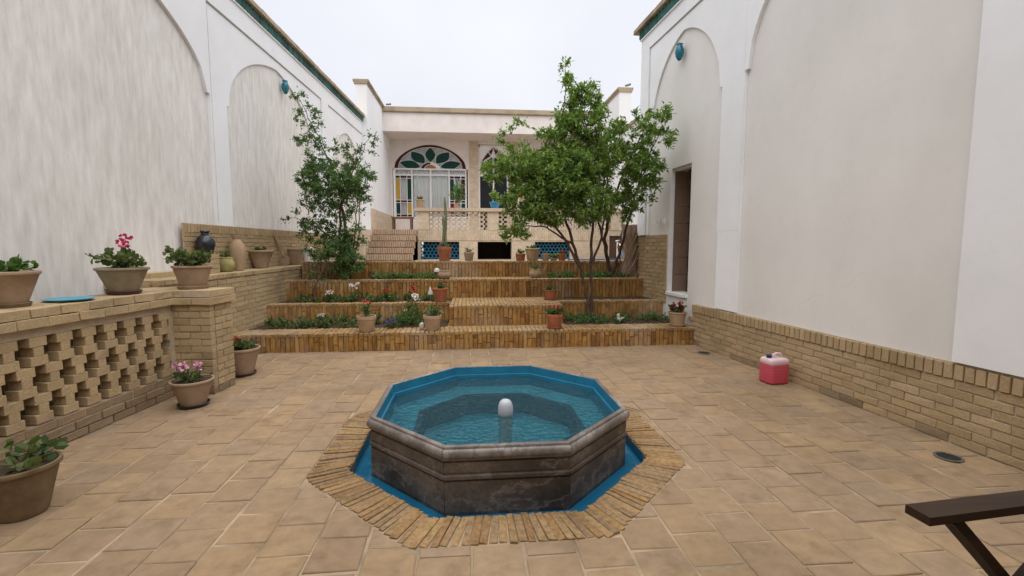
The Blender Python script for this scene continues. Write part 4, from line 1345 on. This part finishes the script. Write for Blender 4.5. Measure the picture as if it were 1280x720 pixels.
# big pomegranate: several stems from the right-hand planting bed
T1 = (1.93, 7.30, 0.24)
tree('pomegranate_tree', 'big leafy green tree with several thin leaning stems in the right planting bed', 'tree', T1,
     [[(1.95, 7.30, .22, .04), (1.90, 7.28, .6, .034), (1.80, 7.25, 1.05, .031), (1.62, 7.2, 1.5, .03), (1.45, 7.1, 2.0, .024), (1.35, 7.0, 2.6, .016), (1.42, 7.0, 3.3, .011), (1.44, 7.0, 4.1, .005)],
      [(1.95, 7.32, .22, .04), (1.99, 7.32, .7, .034), (1.95, 7.3, 1.1, .032), (1.95, 7.2, 1.7, .028), (1.9, 7.1, 2.3, .02), (1.8, 7.0, 3.2, .011), (1.62, 7.0, 3.75, .006)],
      [(1.80, 7.25, 1.05, .032), (1.5, 7.15, 1.55, .024), (1.05, 7.0, 2.0, .017), (.7, 7, 2.4, .01)],
      [(1.95, 7.3, 1.1, .03), (2.1, 7.2, 1.6, .022), (2.15, 7.1, 2.4, .014), (2.0, 7.0, 2.9, .008)],
      [(1.62, 7.2, 1.5, .022), (1.15, 7.0, 1.75, .014), (.75, 6.95, 1.75, .007)]],
     [(1.44, 7.00, 4.03, 0.07, 0.20, 2), (1.56, 7.00, 3.74, 0.18, 0.22, 1.2), (1.76, 7.00, 3.40, 0.34, 0.34, 1.1), (1.48, 7.0, 3.36, .24, .26, 1), (1.37, 7.00, 3.06, 0.38, 0.28, 1), (0.80, 7.00, 2.66, 0.42, 0.31, 1),
      (1.37, 7.00, 2.52, 0.60, 0.45, 1.1), (0.37, 7.00, 2.57, 0.26, 0.17, 1.1), (0.84, 7.00, 2.15, 0.40, 0.31, 1.1), (0.70, 7.00, 1.73, 0.19, 0.17, 1.2), (1.81, 7.00, 2.16, 0.40, 0.42, 1),
      (1.99, 7.00, 2.77, 0.34, 0.38, 1), (1.25, 7.00, 1.98, 0.38, 0.2, 1.1), (0.54, 7.00, 1.64, 0.09, 0.12, 2), (1.85, 7.0, 3.8, .16, .14, .5)],
     330, 50, 0.064, 0.025, 'leaf', spread=0.09, sprigs=[(.62, 6.9, 3.2), (.5, 6.9, 3.12), (.68, 6.9, 3.3), (.42, 6.9, 3.0), (.8, 7, 3.3)], bloom=16)
T2 = (2.72, 8.62, 0.84)
tree('pomegranate_tree', 'smaller green tree in the upper bed, its crown against the doorway wall', 'tree', T2,
     [[(2.72, 8.62, .8, .05), (2.62, 8.55, 1.2, .045), (2.5, 8.4, 1.6, .04), (2.5, 8.0, 2.2, .03), (2.6, 7.5, 2.8, .018), (2.7, 7.0, 3.3, .01)],
      [(2.72, 8.62, .85, .04), (2.85, 8.5, 1.4, .034), (2.9, 8.1, 2.1, .026), (2.85, 7.5, 2.7, .016), (2.9, 6.9, 3.2, .008)],
      [(2.62, 8.55, 1.2, .03), (2.35, 8.3, 1.9, .024), (2.3, 7.7, 2.7, .014), (2.3, 7.4, 3.2, .007)]],
     [(2.73, 6.9, 3.28, .29, .22, 1), (2.67, 7.3, 2.84, .37, .40, 1), (2.93, 6.75, 3.36, .10, .19, 1.6), (2.97, 6.75, 3.06, .09, .12, 1.6), (2.70, 7.4, 2.34, .30, .32, 1), (2.48, 7.5, 2.15, .27, .27, 1),
      (2.88, 7.0, 2.58, .14, .24, 1.3), (2.27, 7.3, 3.1, .26, .32, 1)],
     310, 48, 0.064, 0.025, 'leaf', spread=0.09)
# old cut trunk wrapped in dry stems
T3 = (3.06, 8.58, 0.84)
sg = thing('tree_stump', 'thick old trunk cut flat at the top, wrapped in dry twisted stems', 'tree stump', T3)
mb = MB(); n = 16; prof = [(.17, -.05), (.15, .15), (.13, .4), (.135, .65), (.15, .85), (.165, 1.0), (.155, 1.02)]
for i, (r, z) in enumerate(prof):
    for k in range(n):
        a = 2 * PI * k / n; q = r * (1 + .12 * math.sin(3 * a + z * 3) + U(-.06, .06))
        mb.v.append((q * math.cos(a) + .03 * math.sin(z * 4), q * math.sin(a), z + (U(-.015, .015) if i == len(prof) - 1 else 0)))
for i in range(len(prof) - 1):
    for k in range(n): mb.f.append((i * n + k, i * n + (k + 1) % n, (i + 1) * n + (k + 1) % n, (i + 1) * n + k))
mb.f.append(tuple((len(prof) - 1) * n + k for k in range(n)))
mb.build('trunk', 'oldbark', sg, smooth=True)
mb = MB()
for k in range(9):
    a = U(0, 2 * PI); pts = []
    for i in range(7):
        r = .19 + U(-.02, .04); pts.append((r * math.cos(a + i * .35), r * math.sin(a + i * .35), -.02 + i * .15 + U(-.03, .03)))
    mb.tube(pts, [.02 - .002 * i for i in range(7)], 6)
mb.build('dry_stems', 'oldbark', sg, smooth=True)

T4 = (-2.30, 8.58, 0.84)
tree('tall_shrub', 'tall open shrub of small dark leaves against the white wall beside the steps', 'shrub', T4,
     [[(-2.30, 8.58, .8, .05), (-2.28, 8.55, 1.3, .042), (-2.24, 8.5, 1.8, .035), (-2.3, 8.5, 2.4, .026), (-2.5, 8.5, 3.0, .016), (-2.75, 8.5, 3.6, .009), (-2.97, 8.5, 4.1, .004)],
      [(-2.30, 8.58, .85, .04), (-2.34, 8.5, 1.5, .032), (-2.30, 8.45, 2.1, .024), (-2.1, 8.4, 2.7, .016), (-2.0, 8.4, 3.1, .008)],
      [(-2.2, 8.6, .85, .016), (-2.08, 8.5, 1.6, .013), (-2.0, 8.5, 2.3, .009)], [(-2.2, 8.6, .85, .015), (-1.98, 8.45, 1.7, .012), (-1.95, 8.4, 2.3, .008)],
      [(-2.34, 8.5, 1.5, .02), (-2.7, 8.4, 1.8, .012), (-3.05, 8.35, 1.95, .006)],
      [(-2.28, 8.5, 2.4, .016), (-1.95, 8.45, 3.0, .008), (-1.72, 8.4, 3.4, .003)]],
     [(-2.98, 8.50, 4.06, 0.08, 0.12, 1.2), (-2.81, 8.50, 3.68, 0.25, 0.27, .6), (-2.92, 8.50, 3.24, 0.22, 0.22, .5), (-2.60, 8.50, 3.11, 0.33, 0.34, .6), (-2.08, 8.50, 3.12, 0.26, 0.21, .7), (-1.72, 8.50, 3.24, 0.09, 0.23, .7),
      (-2.51, 8.50, 2.55, 0.54, 0.42, 1.2), (-2.00, 8.50, 2.63, 0.32, 0.42, 1.2), (-2.87, 8.45, 2.16, 0.28, 0.18, .6), (-3.02, 8.40, 1.92, 0.2, 0.16, .5), (-2.65, 8.40, 1.71, 0.42, 0.24, .7), (-2.27, 8.40, 1.39, 0.38, 0.33, 1.3),
      (-2.70, 8.40, 1.45, 0.28, 0.28, .8), (-2.05, 8.45, 1.92, 0.2, 0.36, .5), (-2.45, 8.42, 1.98, .3, .25, .7), (-2.1, 8.35, 1.55, .25, .3, .6), (-2.2, 8.35, 1.1, .28, .25, 1.2)],
     270, 36, 0.058, 0.023, 'leafdark', spread=0.09)
T5 = (-2.62, 7.85, 0.53)
tree('small_shrub', 'small thin shrub with one bent stem in the middle planting bed', 'shrub', T5,
     [[(-2.62, 7.85, .5, .028), (-2.60, 7.85, .75, .024), (-2.5, 7.9, 1.0, .018), (-2.42, 7.95, 1.35, .01)]],
     [(-2.45, 7.95, 1.25, .2, .2, .8), (-2.6, 7.9, .95, .15, .12, .5)], 160, 18, .06, .024, 'leafdark')

def bush(mb, c, r, h, stems, per, ll, lw_, rounded=False, stem=None, up=.5):
    c = Vector(c)
    tips = []
    for s in range(stems):
        a = U(0, 2 * PI); rr = r * U(.2, 1) ** .7
        tip = c + Vector((rr * math.cos(a), rr * math.sin(a), h * U(.45, 1) * (1 - .35 * (rr / r) ** 2)))
        if stem is not None:
            m1 = c.lerp(tip, .5) + Vector((0, 0, h * .1))
            stem.tube([c + Vector((U(-.2, .2) * r, U(-.2, .2) * r, 0)), m1, tip], [.004, .003, .002], 4, cap=False)
        tips.append(tip)
        for k in range(per):
            f = U(.35, 1.0)
            p = c.lerp(tip, f) + rdir() * r * .12
            d = (tip - c).normalized() * .4 + rdir(up)
            leaf(mb, p, d, ll * U(.6, 1.2), lw_ * U(.7, 1.2), .12, rounded)
    return tips
def blossoms(mb, pts, r, petals=14, ps=.02):
    for p in pts:
        for k in range(petals):
            d = rdir(.35); leaf(mb, Vector(p) + d * r * U(.3, 1), d + rdir() * .8, ps * U(.8, 1.3), ps * U(.8, 1.2), .2, True)

def pot_profile(kind, rr, rb, h):
    if kind == 'flare':
        return [(rb, 0), (rb * 1.03, h * .03), (rb + (rr * .93 - rb) * .5, h * .45), (rr * .92, h * .88), (rr * .99, h * .91), (rr, h * .95), (rr * .985, h * .985), (rr * .95, h), (rr * .9, h * .985), (rr * .87, h * .88)]
    if kind == 'round':
        return [(rb, 0), (rb * 1.25, h * .1), (rr * .98, h * .38), (rr * .97, h * .6), (rr * .8, h * .86), (rr * .78, h * .92), (rr * .84, h * .97), (rr * .8, h), (rr * .7, h * .98), (rr * .68, h * .88)]
    if kind == 'jar':
        return [(rb, 0), (rb * 1.2, h * .08), (rr, h * .4), (rr * .97, h * .55), (rr * .7, h * .74), (rr * .42, h * .82), (rr * .38, h * .9), (rr * .5, h * .97), (rr * .46, h), (rr * .33, h * .98), (rr * .3, h * .88)]
    if kind == 'tall':
        return [(rb, 0), (rb * 1.12, h * .05), (rr * .95, h * .3), (rr, h * .55), (rr * .9, h * .72), (rr * .55, h * .83), (rr * .45, h * .88), (rr * .6, h * .95), (rr * .62, h), (rr * .5, h * .99), (rr * .36, h * .9)]
    if kind == 'straight':
        return [(rb, 0), (rb * 1.02, h * .02), (rr * .95, h * .78), (rr, h * .785), (rr * 1.0, h * .99), (rr * .97, h), (rr * .9, h * .995), (rr * .87, h * .88)]
def pot(name, label, loc, rr, rb, h, mat, kind='flare', saucer=None, cat='potted plant', soil_=True, plant=None, group=None, z_off=None):
    o = thing(name, label, cat, loc, U(0, 6), group)
    z0 = 0.0
    if saucer:
        mb = MB(); sr = rb * 1.32
        mb.lathe([(sr * .88, 0), (sr, .028), (sr * .97, .031), (sr * .93, .028), (sr * .84, .012), (0, .012)], 28); mb.build('saucer', saucer, o, smooth=True)
        z0 = .0125
    mb = MB()
    pf = pot_profile(kind, rr, rb, h)
    mb.lathe([(r, z + z0) for r, z in pf] + ([] if not soil_ else []), 32, closed=True); mb.build('pot' if cat == 'potted plant' else 'body', mat, o, smooth=True)
    rs = pf[-1][0]; zs_ = z0 + h * .88
    if soil_:
        mb = MB(); n = 20
        mb.v = [(0, 0, zs_ + .012)] + [(rs * 1.01 * math.cos(2 * PI * k / n), rs * 1.01 * math.sin(2 * PI * k / n), zs_ + U(-.004, .006)) for k in range(n)]
        mb.f = [(0, 1 + k, 1 + (k + 1) % n) for k in range(n)]
        mb.build('soil', 'soil', o, fix=False)
    if plant:
        r, hh, stems, per, ll, lw_, rounded, lm, flower = plant
        lv, stm = MB(), MB()
        tips = bush(lv, (0, 0, zs_), r, hh, stems, per, ll, lw_, rounded, stm)
        stm.build('stems', 'leafpot', o, fix=False); lv.build('foliage', lm, o, fix=False)
        if flower:
            fm, nfl, fr_, lift = flower
            fl = MB(); st = MB(); tips.sort(key=lambda p: -p.z)
            pts = [p + Vector((0, 0, lift * U(.6, 1.2))) for p in tips[:nfl]]
            for p, q in zip(tips, pts): st.tube([p, q], .003, 4)
            if lift > .02: st.build('flower_stalks', 'leafpot', o, fix=False)
            for p in pts:
                fl = MB(); blossoms(fl, [p], fr_, 16, fr_ * .9); fl.build('flower', fm, o, fix=False)
    return o
ZBAL = 1.027
# on the balustrade and its pier
pot('potted_plant', 'wide rosy clay pot with dark leaves next to the blue plate', (-3.20, 3.47, ZBAL), .165, .08, .24, 'clayrose', saucer='claydark', plant=(.14, .15, 12, 9, .06, .035, True, 'leafdark', None))
pot('potted_geranium', 'greenish flared pot of pink geraniums on the balustrade', (-3.09, 4.36, ZBAL), .195, .10, .225, 'claygreen', saucer='saucerdark', plant=(.22, .20, 22, 9, .05, .045, True, 'leafpot', ('petal_pink', 2, .036, .09)))
pot('potted_plant', 'clay pot of bushy leaves standing on the balustrade pier', (-2.80, 4.88, ZBAL), .178, .108, .22, 'clayrose', saucer='clayrose', plant=(.25, .22, 30, 10, .05, .045, True, 'leafpot', None))
pl = thing('plate', 'shallow round blue plate lying on the balustrade cap', 'plate', (-3.12, 3.83, ZBAL))
mb = MB(); mb.lathe([(.10, 0), (.15, .014), (.155, .02), (.148, .021), (.11, .009), (0, .008)], 32); mb.build('dish', 'plate', pl, smooth=True)
# on the floor
pot('potted_plant', 'large mossy clay pot with a sparse plant below the pierced balustrade', (-2.44, 2.60, 0.004), .172, .1, .28, 'claydark', plant=(.17, .16, 9, 5, .06, .045, True, 'leafpot', None))
pot('potted_geranium', 'clay pot of pale pink flowers in a black saucer on the paving', (-2.53, 4.30, 0.004), .175, .098, .235, 'clayrose', saucer='saucerblack', plant=(.16, .13, 18, 9, .055, .02, False, 'leafpot', ('petal_pale', 3, .03, .05)))
pot('potted_plant', 'tall clay pot in a dark red saucer standing behind the brick pier', (-2.58, 5.32, 0.004), .19, .105, .30, 'clayrose', saucer='saucerdark', plant=(.17, .12, 20, 9, .05, .03, True, 'leafpot', ('petal_red', 1, .025, .02)))
# on the steps
pot('potted_plant', 'small tan pot with red bloom and pale shoots on the lowest step', (-1.47, 6.53, ZS[0] + .006), .135, .096, .22, 'clay', kind='straight', plant=(.12, .22, 14, 9, .05, .022, False, 'leafpale', ('petal_red', 2, .025, .02)))
pot('potted_plant', 'small tan pot on the lowest step beside a white ball ornament', (-0.55, 6.53, ZS[0] + .006), .13, .093, .215, 'clay', kind='straight', plant=(.12, .18, 14, 9, .05, .03, True, 'leafpale', None))
pot('potted_plant', 'speckled terracotta pot with reddish leaves on the lowest step in front of the tree bed', (1.22, 6.53, ZS[0] + .006), .122, .088, .20, 'terracotta', kind='straight', saucer='terracotta', plant=(.13, .13, 20, 9, .045, .04, True, 'leafpot', ('petal_red', 4, .02, .02)))
pot('potted_plant', 'rounded clay pot with dark red plant by the doorway end of the lowest step', (3.10, 6.56, ZS[0] + .006), .14, .095, .20, 'clay', saucer='clay', plant=(.12, .17, 16, 9, .045, .035, True, 'leafred', ('petal_red', 3, .02, .01)))
pot('potted_plant', 'terracotta pot with small green plant at the corner of the second step', (-0.50, 7.54, ZS[1] + .006), .125, .08, .21, 'terracotta', saucer='terracotta', plant=(.08, .1, 12, 8, .04, .03, True, 'leafpot', None))
pot('potted_plant', 'low terracotta bowl of green leaves on the second step by the tree', (1.36, 7.7, ZS[1] + .004), .115, .085, .155, 'terracotta', saucer='terracotta', plant=(.1, .07, 16, 8, .04, .03, True, 'leafpot', None))
pot('clay_bowl', 'round rosy clay bowl at the planted edge of the third step', (-0.47, 8.33, ZS[2] + .006), .125, .08, .14, 'clayrose', kind='round', cat='bowl')
pot('potted_plant', 'round pale clay pot of yellowish shoots on the third step', (1.20, 8.42, ZS[2] + .006), .115, .075, .16, 'clay', kind='round', plant=(.1, .14, 12, 8, .04, .02, False, 'leafpale', None))
# along the top step
Zt = ZS[3] + .006
pot('potted_plant', 'clay pot with a small plant on the top step beside the tall cactus', (-0.03, 8.95, Zt), .10, .072, .17, 'clayrose', kind='straight', plant=(.08, .1, 12, 8, .045, .012, False, 'leafpot', None))
pot('potted_plant', 'small terracotta pot on the top step next to the big beige pot', (0.98, 8.95, Zt), .10, .078, .14, 'terracotta', kind='straight', plant=(.09, .1, 12, 8, .045, .02, False, 'leafpot', None))
pot('potted_plant', 'big beige flared pot with a sparse plant on the top step', (1.22, 8.95, Zt), .15, .10, .24, 'clay', plant=(.1, .12, 8, 6, .05, .03, True, 'leafdark', None))
pot('potted_plant', 'small plain clay pot on the top step before the turquoise screen', (1.48, 8.95, Zt), .078, .062, .14, 'clay', kind='straight', plant=(.06, .05, 6, 6, .03, .02, True, 'leafpot', None))
pot('potted_plant', 'little bushy green plant in a low bowl on the top step', (1.645, 8.96, Zt), .075, .055, .05, 'clay', kind='straight', plant=(.085, .1, 22, 10, .035, .025, True, 'leaf', None))
pot('potted_plant', 'small terracotta pot with red flowers on the top step', (1.81, 8.95, Zt), .078, .062, .14, 'terracotta', kind='straight', plant=(.07, .07, 10, 8, .035, .02, True, 'leafpot', ('petal_red', 4, .018, .01)))
cp = pot('potted_cactus', 'tall thin columnar cactus in a terracotta pot on the top step', (-0.50, 8.95, Zt), .14, .10, .27, 'terracotta', kind='straight', plant=(.13, .1, 16, 8, .05, .02, True, 'leafpot', ('petal_pale', 2, .018, .01)))
mb = MB()
for dx, dy, h in ((-.03, 0, .98), (.005, .02, .62)):
    n = 12
    for i in range(9):
        z = .24 + h * i / 8; rr = (.026 if i < 8 else .010)
        for k in range(n): 
            a = 2 * PI * k / n; q = rr * (1.0 if k % 2 else .78)
            mb.v.append((dx + q * math.cos(a) + .01 * math.sin(i), dy + q * math.sin(a), z))
    o_ = len(mb.v) - 9 * n
    for i in range(8):
        for k in range(n): mb.f.append((o_ + i * n + k, o_ + i * n + (k + 1) % n, o_ + (i + 1) * n + (k + 1) % n, o_ + (i + 1) * n + k))
    mb.f.append(tuple(o_ + 8 * n + k for k in range(n)))
mb.build('cactus_stem', 'cactus', cp)
# on the retaining wall
ZP = 1.099
pot('clay_jar', 'black glazed round jar standing against the white wall on the retaining wall', (-3.49, 6.40, 1.346), .115, .07, .31, 'blackglaze', kind='jar', cat='jar', soil_=False)
pot('potted_plant', 'squat yellow-green clay pot with wispy plant beside the tall jar', (-3.44, 6.78, ZP), .115, .075, .20, 'gourd', kind='round', plant=(.1, .15, 12, 8, .05, .014, False, 'leafpale', None))
pot('clay_jar', 'tall slim tan clay jar with narrow neck on the retaining wall', (-3.43, 7.10, ZP), .105, .072, .52, 'clay', kind='tall', cat='jar', soil_=False)
pot('potted_plant', 'wide flared clay pot with a tiny plant on the retaining wall', (-3.42, 7.82, ZP), .20, .10, .29, 'clayrose', plant=(.09, .08, 8, 6, .05, .04, True, 'leafpot', None))
pot('flower_pot', 'brown clay pot half hidden by the shrub on the retaining wall', (-3.38, 9.2, ZP), .16, .11, .31, 'clayrose', cat='pot', soil_=True)
pot('flower_pot', 'pale grey pot behind the shrub on the retaining wall', (-3.36, 9.85, ZP), .13, .09, .34, 'whitepaint', cat='pot', soil_=True)
sh = thing('shovel', 'wooden handled shovel leaning on the brick dado of the retaining wall', 'shovel', (-3.40, 8.75, ZP))
mb = MB(); mb.tube([(-.10, -.22, .60), (-.03, 0, .16)], .019, 8); mb.build('handle', 'clay', sh)
mb = MB(); mb.prism([(-.03, .18), (-.075, .14), (-.07, .03), (0, 0), (.07, .03), (.075, .14), (.03, .18)], 'y', .0, .02); b_ = mb.build('blade', 'clayrose', sh)
# on the terrace balustrade of the house
pot('potted_plant', 'small clay pot on the terrace balustrade of the house', (-1.50, 14.1, 2.601), .13, .085, .25, 'clay', plant=(.1, .14, 10, 7, .06, .03, True, 'leafpot', None))
pot('potted_plant', 'bright blue bowl with a green plant on the terrace balustrade', (0.75, 14.1, 2.601), .16, .10, .2, 'bluecer', kind='straight', plant=(.14, .45, 16, 10, .09, .04, False, 'leaf', None))
pot('potted_plant', 'narrow pot with a tall leafy spray on the terrace balustrade', (-0.42, 14.12, 2.601), .08, .06, .14, 'clay', plant=(.3, .75, 16, 12, .14, .05, False, 'leafdark', None))

# ------------------------------------------------------------------ bed plants
def bed_cover(label, x0, x1, y0, y1, z, n, h, lm):
    mb = MB()
    for k in range(n):
        bush(mb, (U(x0, x1), U(y0, y1), z), U(.05, .11), h * U(.4, 1.1), random.randint(4, 7), 7, .055, .02, rnd() < .4)
    tag(mb.build('ground_cover', lm, fix=False), label, 'plants', kind='stuff')
bed_cover('low leafy growth in the lowest left planting bed', -3.05, -0.7, 6.86, 7.38, .24, 75, .17, 'leafpot')
bed_cover('low leafy growth in the middle left planting bed', -3.0, -0.6, 7.68, 8.1, .515, 70, .15, 'leafpot')
bed_cover('pale yellow-green growth in the upper left planting bed', -1.75, -0.55, 8.40, 8.75, .84, 75, .17, 'leafpale')
bed_cover('dark weeds in the bed at the foot of the big tree', 1.55, 3.1, 6.86, 7.38, .24, 45, .17, 'leafdark')
bed_cover('sparse weeds in the upper right planting bed', 1.4, 3.0, 8.4, 8.78, .84, 45, .16, 'leafdark')
def flowering(label, loc, r, h, lm, fm, nf, fr_, lift, ll=.07, lw_=.02):
    o = thing('flowering_plant', label, 'flower', loc, 0)
    lv, st, fl = MB(), MB(), MB()
    tips = bush(lv, (0, 0, 0), r, h, 12, 8, ll, lw_, False, st)
    tips.sort(key=lambda p: -p.z)
    pts = []
    for p in tips[:nf]:
        q = p + Vector((0, 0, lift * U(.7, 1.2))); st.tube([p, q], .003, 4); pts.append(q)
    st.build('stems', lm, o, fix=False); lv.build('foliage', lm, o, fix=False)
    for p in pts:
        fl = MB(); blossoms(fl, [p], fr_, 16, fr_ * .9); fl.build('flower', fm, o, fix=False)
flowering('flower with tall white heads in the middle left bed', (-1.98, 7.88, .52), .12, .2, 'leafpot', 'petal_white', 3, .04, .10)
flowering('low white flower beside the bent shrub stem', (-2.32, 7.85, .52), .12, .14, 'leafpot', 'petal_white', 2, .03, .05)
flowering('red geranium growing in the middle left bed', (-1.38, 7.86, .52), .14, .15, 'leafpot', 'petal_red', 2, .028, .04, .06, .05)
flowering('cream rose bush behind the tan pot of white ornaments', (-0.82, 7.10, .25), .13, .45, 'leafpale', 'petal_white', 3, .035, .04)
flowering('single red rose on a tall stem beside the cream rose', (-0.95, 7.25, .25), .08, .5, 'leafpot', 'petal_red', 1, .05, .06)
flowering('spiky dark tuft with pale bloom in the lowest left bed', (-1.02, 6.95, .25), .15, .24, 'leafdark', 'petal_white', 1, .02, .02, .16, .012)
flowering('violet pansies in the lowest left bed', (-1.16, 6.78, .25), .12, .1, 'leafpot', 'petal_violet', 3, .02, .03)
flowering('small white flower low in the lowest left bed', (-2.25, 6.95, .25), .09, .15, 'leafpot', 'petal_white', 2, .025, .05)
flowering('small orange bloom against the second riser', (-1.45, 7.2, .25), .1, .2, 'leafpot', 'petal_orange', 1, .025, .04)
# small garden ornaments
def ornament(name, label, cat, loc, prof, mat):
    o = thing(name, label, cat, loc)
    mb = MB(); mb.lathe([(r * .72, z * .85) for r, z in prof], 16); mb.build('body', mat, o, smooth=True); return o
o = ornament('garden_ornament', 'white bell-shaped garden lamp on a stick in the middle bed', 'ornament', (-0.68, 7.75, .52), [(.012, 0), (.012, .14), (.06, .142), (.055, .18), (.03, .24), (.012, .29), (0, .30)], 'offwhite')
o = ornament('garden_ornament', 'white mushroom-shaped lamp in the upper left bed', 'ornament', (-0.62, 8.5, .85), [(.02, 0), (.018, .15), (.075, .155), (.07, .2), (.04, .235), (0, .245)], 'offwhite')
o = ornament('garden_ornament', 'small white ball ornament lying by the tan pot', 'ornament', (-0.70, 6.56, ZS[0] + .0055), [(.02, 0), (.05, .03), (.06, .07), (.045, .11), (0, .13)], 'offwhite')
bd = thing('bird_ornament', 'small white bird figure among the weeds of the tree bed', 'ornament', (2.30, 6.90, .245))
mb = MB(); mb.lathe([(.02, 0), (.045, .03), (.055, .07), (.045, .11), (.025, .14), (.035, .17), (.03, .2), (0, .215)], 14); mb.build('body', 'offwhite', bd, smooth=True)
bd.scale = (.75, .75, .75)
mb = MB(); mb.prism([(.05, .08), (.13, .13), (.05, .12)], 'y', -.02, .02); mb.build('tail', 'offwhite', bd)
mb = MB(); mb.tube([(-.03, 0, .18), (-.06, 0, .175)], [.01, .002], 6); mb.build('beak', 'petal_orange', bd)

# tap, hose
tp = thing('garden_tap', 'white standpipe tap in the upper yard near the old trunk', 'tap', (3.35, 10.2, 1.05))
mb = MB(); mb.tube([(0, 0, 0), (0, 0, .5)], .025, 10); mb.build('pipe', 'whitepaint', tp)
mb = MB(); mb.tube([(0, 0, .42), (.0, -.10, .46), (.03, -.16, .40)], .018, 8); mb.build('spout', 'whitepaint', tp)
mb = MB(); mb.tube([(-.05, 0, .52), (.05, 0, .54)], .014, 8); mb.build('tap_handle', 'whitepaint', tp)
mb = MB(); pts = [(3.36, 10.0, 1.42), (3.3, 9.7, 1.25), (3.1, 9.3, 1.19)] + [(2.9 - i * .12, 9.0 + .02 * math.sin(i), 1.187) for i in range(9)]
hz_ = mb.tube(pts, .013, 8).build('garden_hose', 'hose', smooth=True); tag(hz_, 'blue garden hose trailing along the top step from the white tap', 'hose')

# ------------------------------------------------------------------ red jug, drains, chair
jg = thing('plastic_jug', 'translucent plastic jug half full of pink-red liquid against the brick base', 'jug', (3.22, 4.50, 0.004), math.radians(8))
mb = MB()
sx, sy = .118, .095
def rr_loop(sx, sy, r, z, n=5):
    out_ = []
    for cx, cy, a0 in ((sx - r, sy - r, 0), (-sx + r, sy - r, 90), (-sx + r, -sy + r, 180), (sx - r, -sy + r, 270)):
        for k in range(n):
            a = math.radians(a0 + 90 * k / (n - 1)); out_.append((cx + r * math.cos(a), cy + r * math.sin(a), z))
    return out_
levels = [(.90, 0.0), (.98, .012)]
z = .02
while z < .20: levels += [(1.0, z), (1.0, z + .018), (.988, z + .023), (.988, z + .027)]; z += .031
levels += [(1.0, .205), (1.0, .235), (.95, .258), (.84, .268), (.7, .27)]
m_ = None
for s, z in levels:
    L = rr_loop(sx * s, sy * s, .035, z); m_ = len(L); mb.v += L
for i in range(len(levels) - 1):
    for k in range(m_): mb.f.append((i * m_ + k, i * m_ + (k + 1) % m_, (i + 1) * m_ + (k + 1) % m_, (i + 1) * m_ + k))
mb.f.append(tuple(range(m_))[::-1]); mb.f.append(tuple((len(levels) - 1) * m_ + k for k in range(m_)))
mb.build('body', 'jug', jg, smooth=True)
mb = MB(); mb.tube([(-.03, 0, .262), (-.022, 0, .298), (.02, 0, .312), (.07, 0, .305), (.092, 0, .258)], .013, 8); mb.build('handle', 'jug', jg, smooth=True)
mb = MB(); mb.lathe([(.026, .268), (.026, .30), (.022, .303), (0, .303)], 16, (-.072, 0, 0)); mb.build('cap', 'cap', jg, smooth=True)
def drain(label, loc):
    o = thing('floor_drain', label, 'drain', loc, 0, 'drains in the paving along the wall')
    mb = MB(); mb.lathe([(.08, 0), (.08, .005), (.066, .006), (.064, .002), (0, .002)], 28); mb.build('rim', 'metal', o, smooth=True)
    for i in range(-3, 4):
        l = math.sqrt(.062 ** 2 - (i * .017) ** 2)
        mb = MB(); mb.box(-l, l, i * .017 - .005, i * .017 + .005, .0025, .0055); mb.build('bar', 'grille', o)
drain('round metal floor drain in the paving near the wooden chair arm', (3.27, 2.74, 0.004))
drain('small floor drain at the foot of the wall by the lowest step', (3.16, 5.86, 0.004))

ch = thing('wooden_armchair', 'dark brown wooden folding armchair, only its arm and slanting leg in view', 'chair', (1.95, 1.05, 0))
def bar(name, a, b, wdt, th, up=(0, 0, 1)):
    a, b = Vector(a), Vector(b); d = (b - a).normalized(); s = d.cross(Vector(up)).normalized(); n_ = s.cross(d)
    mb = MB(); vs = []
    for p in (a, b):
        for i, j in ((-1, -1), (1, -1), (1, 1), (-1, 1)): vs.append(p + s * i * wdt / 2 + n_ * j * th / 2)
    mb.add(vs, [(0, 1, 2, 3), (7, 6, 5, 4), (0, 4, 5, 1), (1, 5, 6, 2), (2, 6, 7, 3), (3, 7, 4, 0)])
    return mb.build(name, 'wood', ch)
# local coordinates relative to (1.95,1.05,0); chair faces -X/+... arms run along X
for y in (0.0, -0.62):
    a_ = bar('armrest', (-.56, .19 + y, .61), (.12, .25 + y, .61), .075, .028)
    bar('leg', (-.44, .20 + y, .594), (.14, .24 + y, .0), .03, .06, (0, 1, 0))
    bar('leg', (.10, .21 + y, .594), (-.42, .20 + y, .0), .03, .06, (0, 1, 0))
    bar('back_post', (.02, .235 + y, .30), (.30, .25 + y, 1.0), .03, .045, (0, 1, 0))
for i in range(6):
    x = -.36 + i * .085
    bar('seat_slat', (x, -.41, .34 - i * .008), (x, .215, .34 - i * .008), .07, .018)
for i in range(4):
    bar('back_slat', (.12 + i * .055, -.385, .55 + i * .13), (.12 + i * .055, .245, .55 + i * .13), .018, .075)
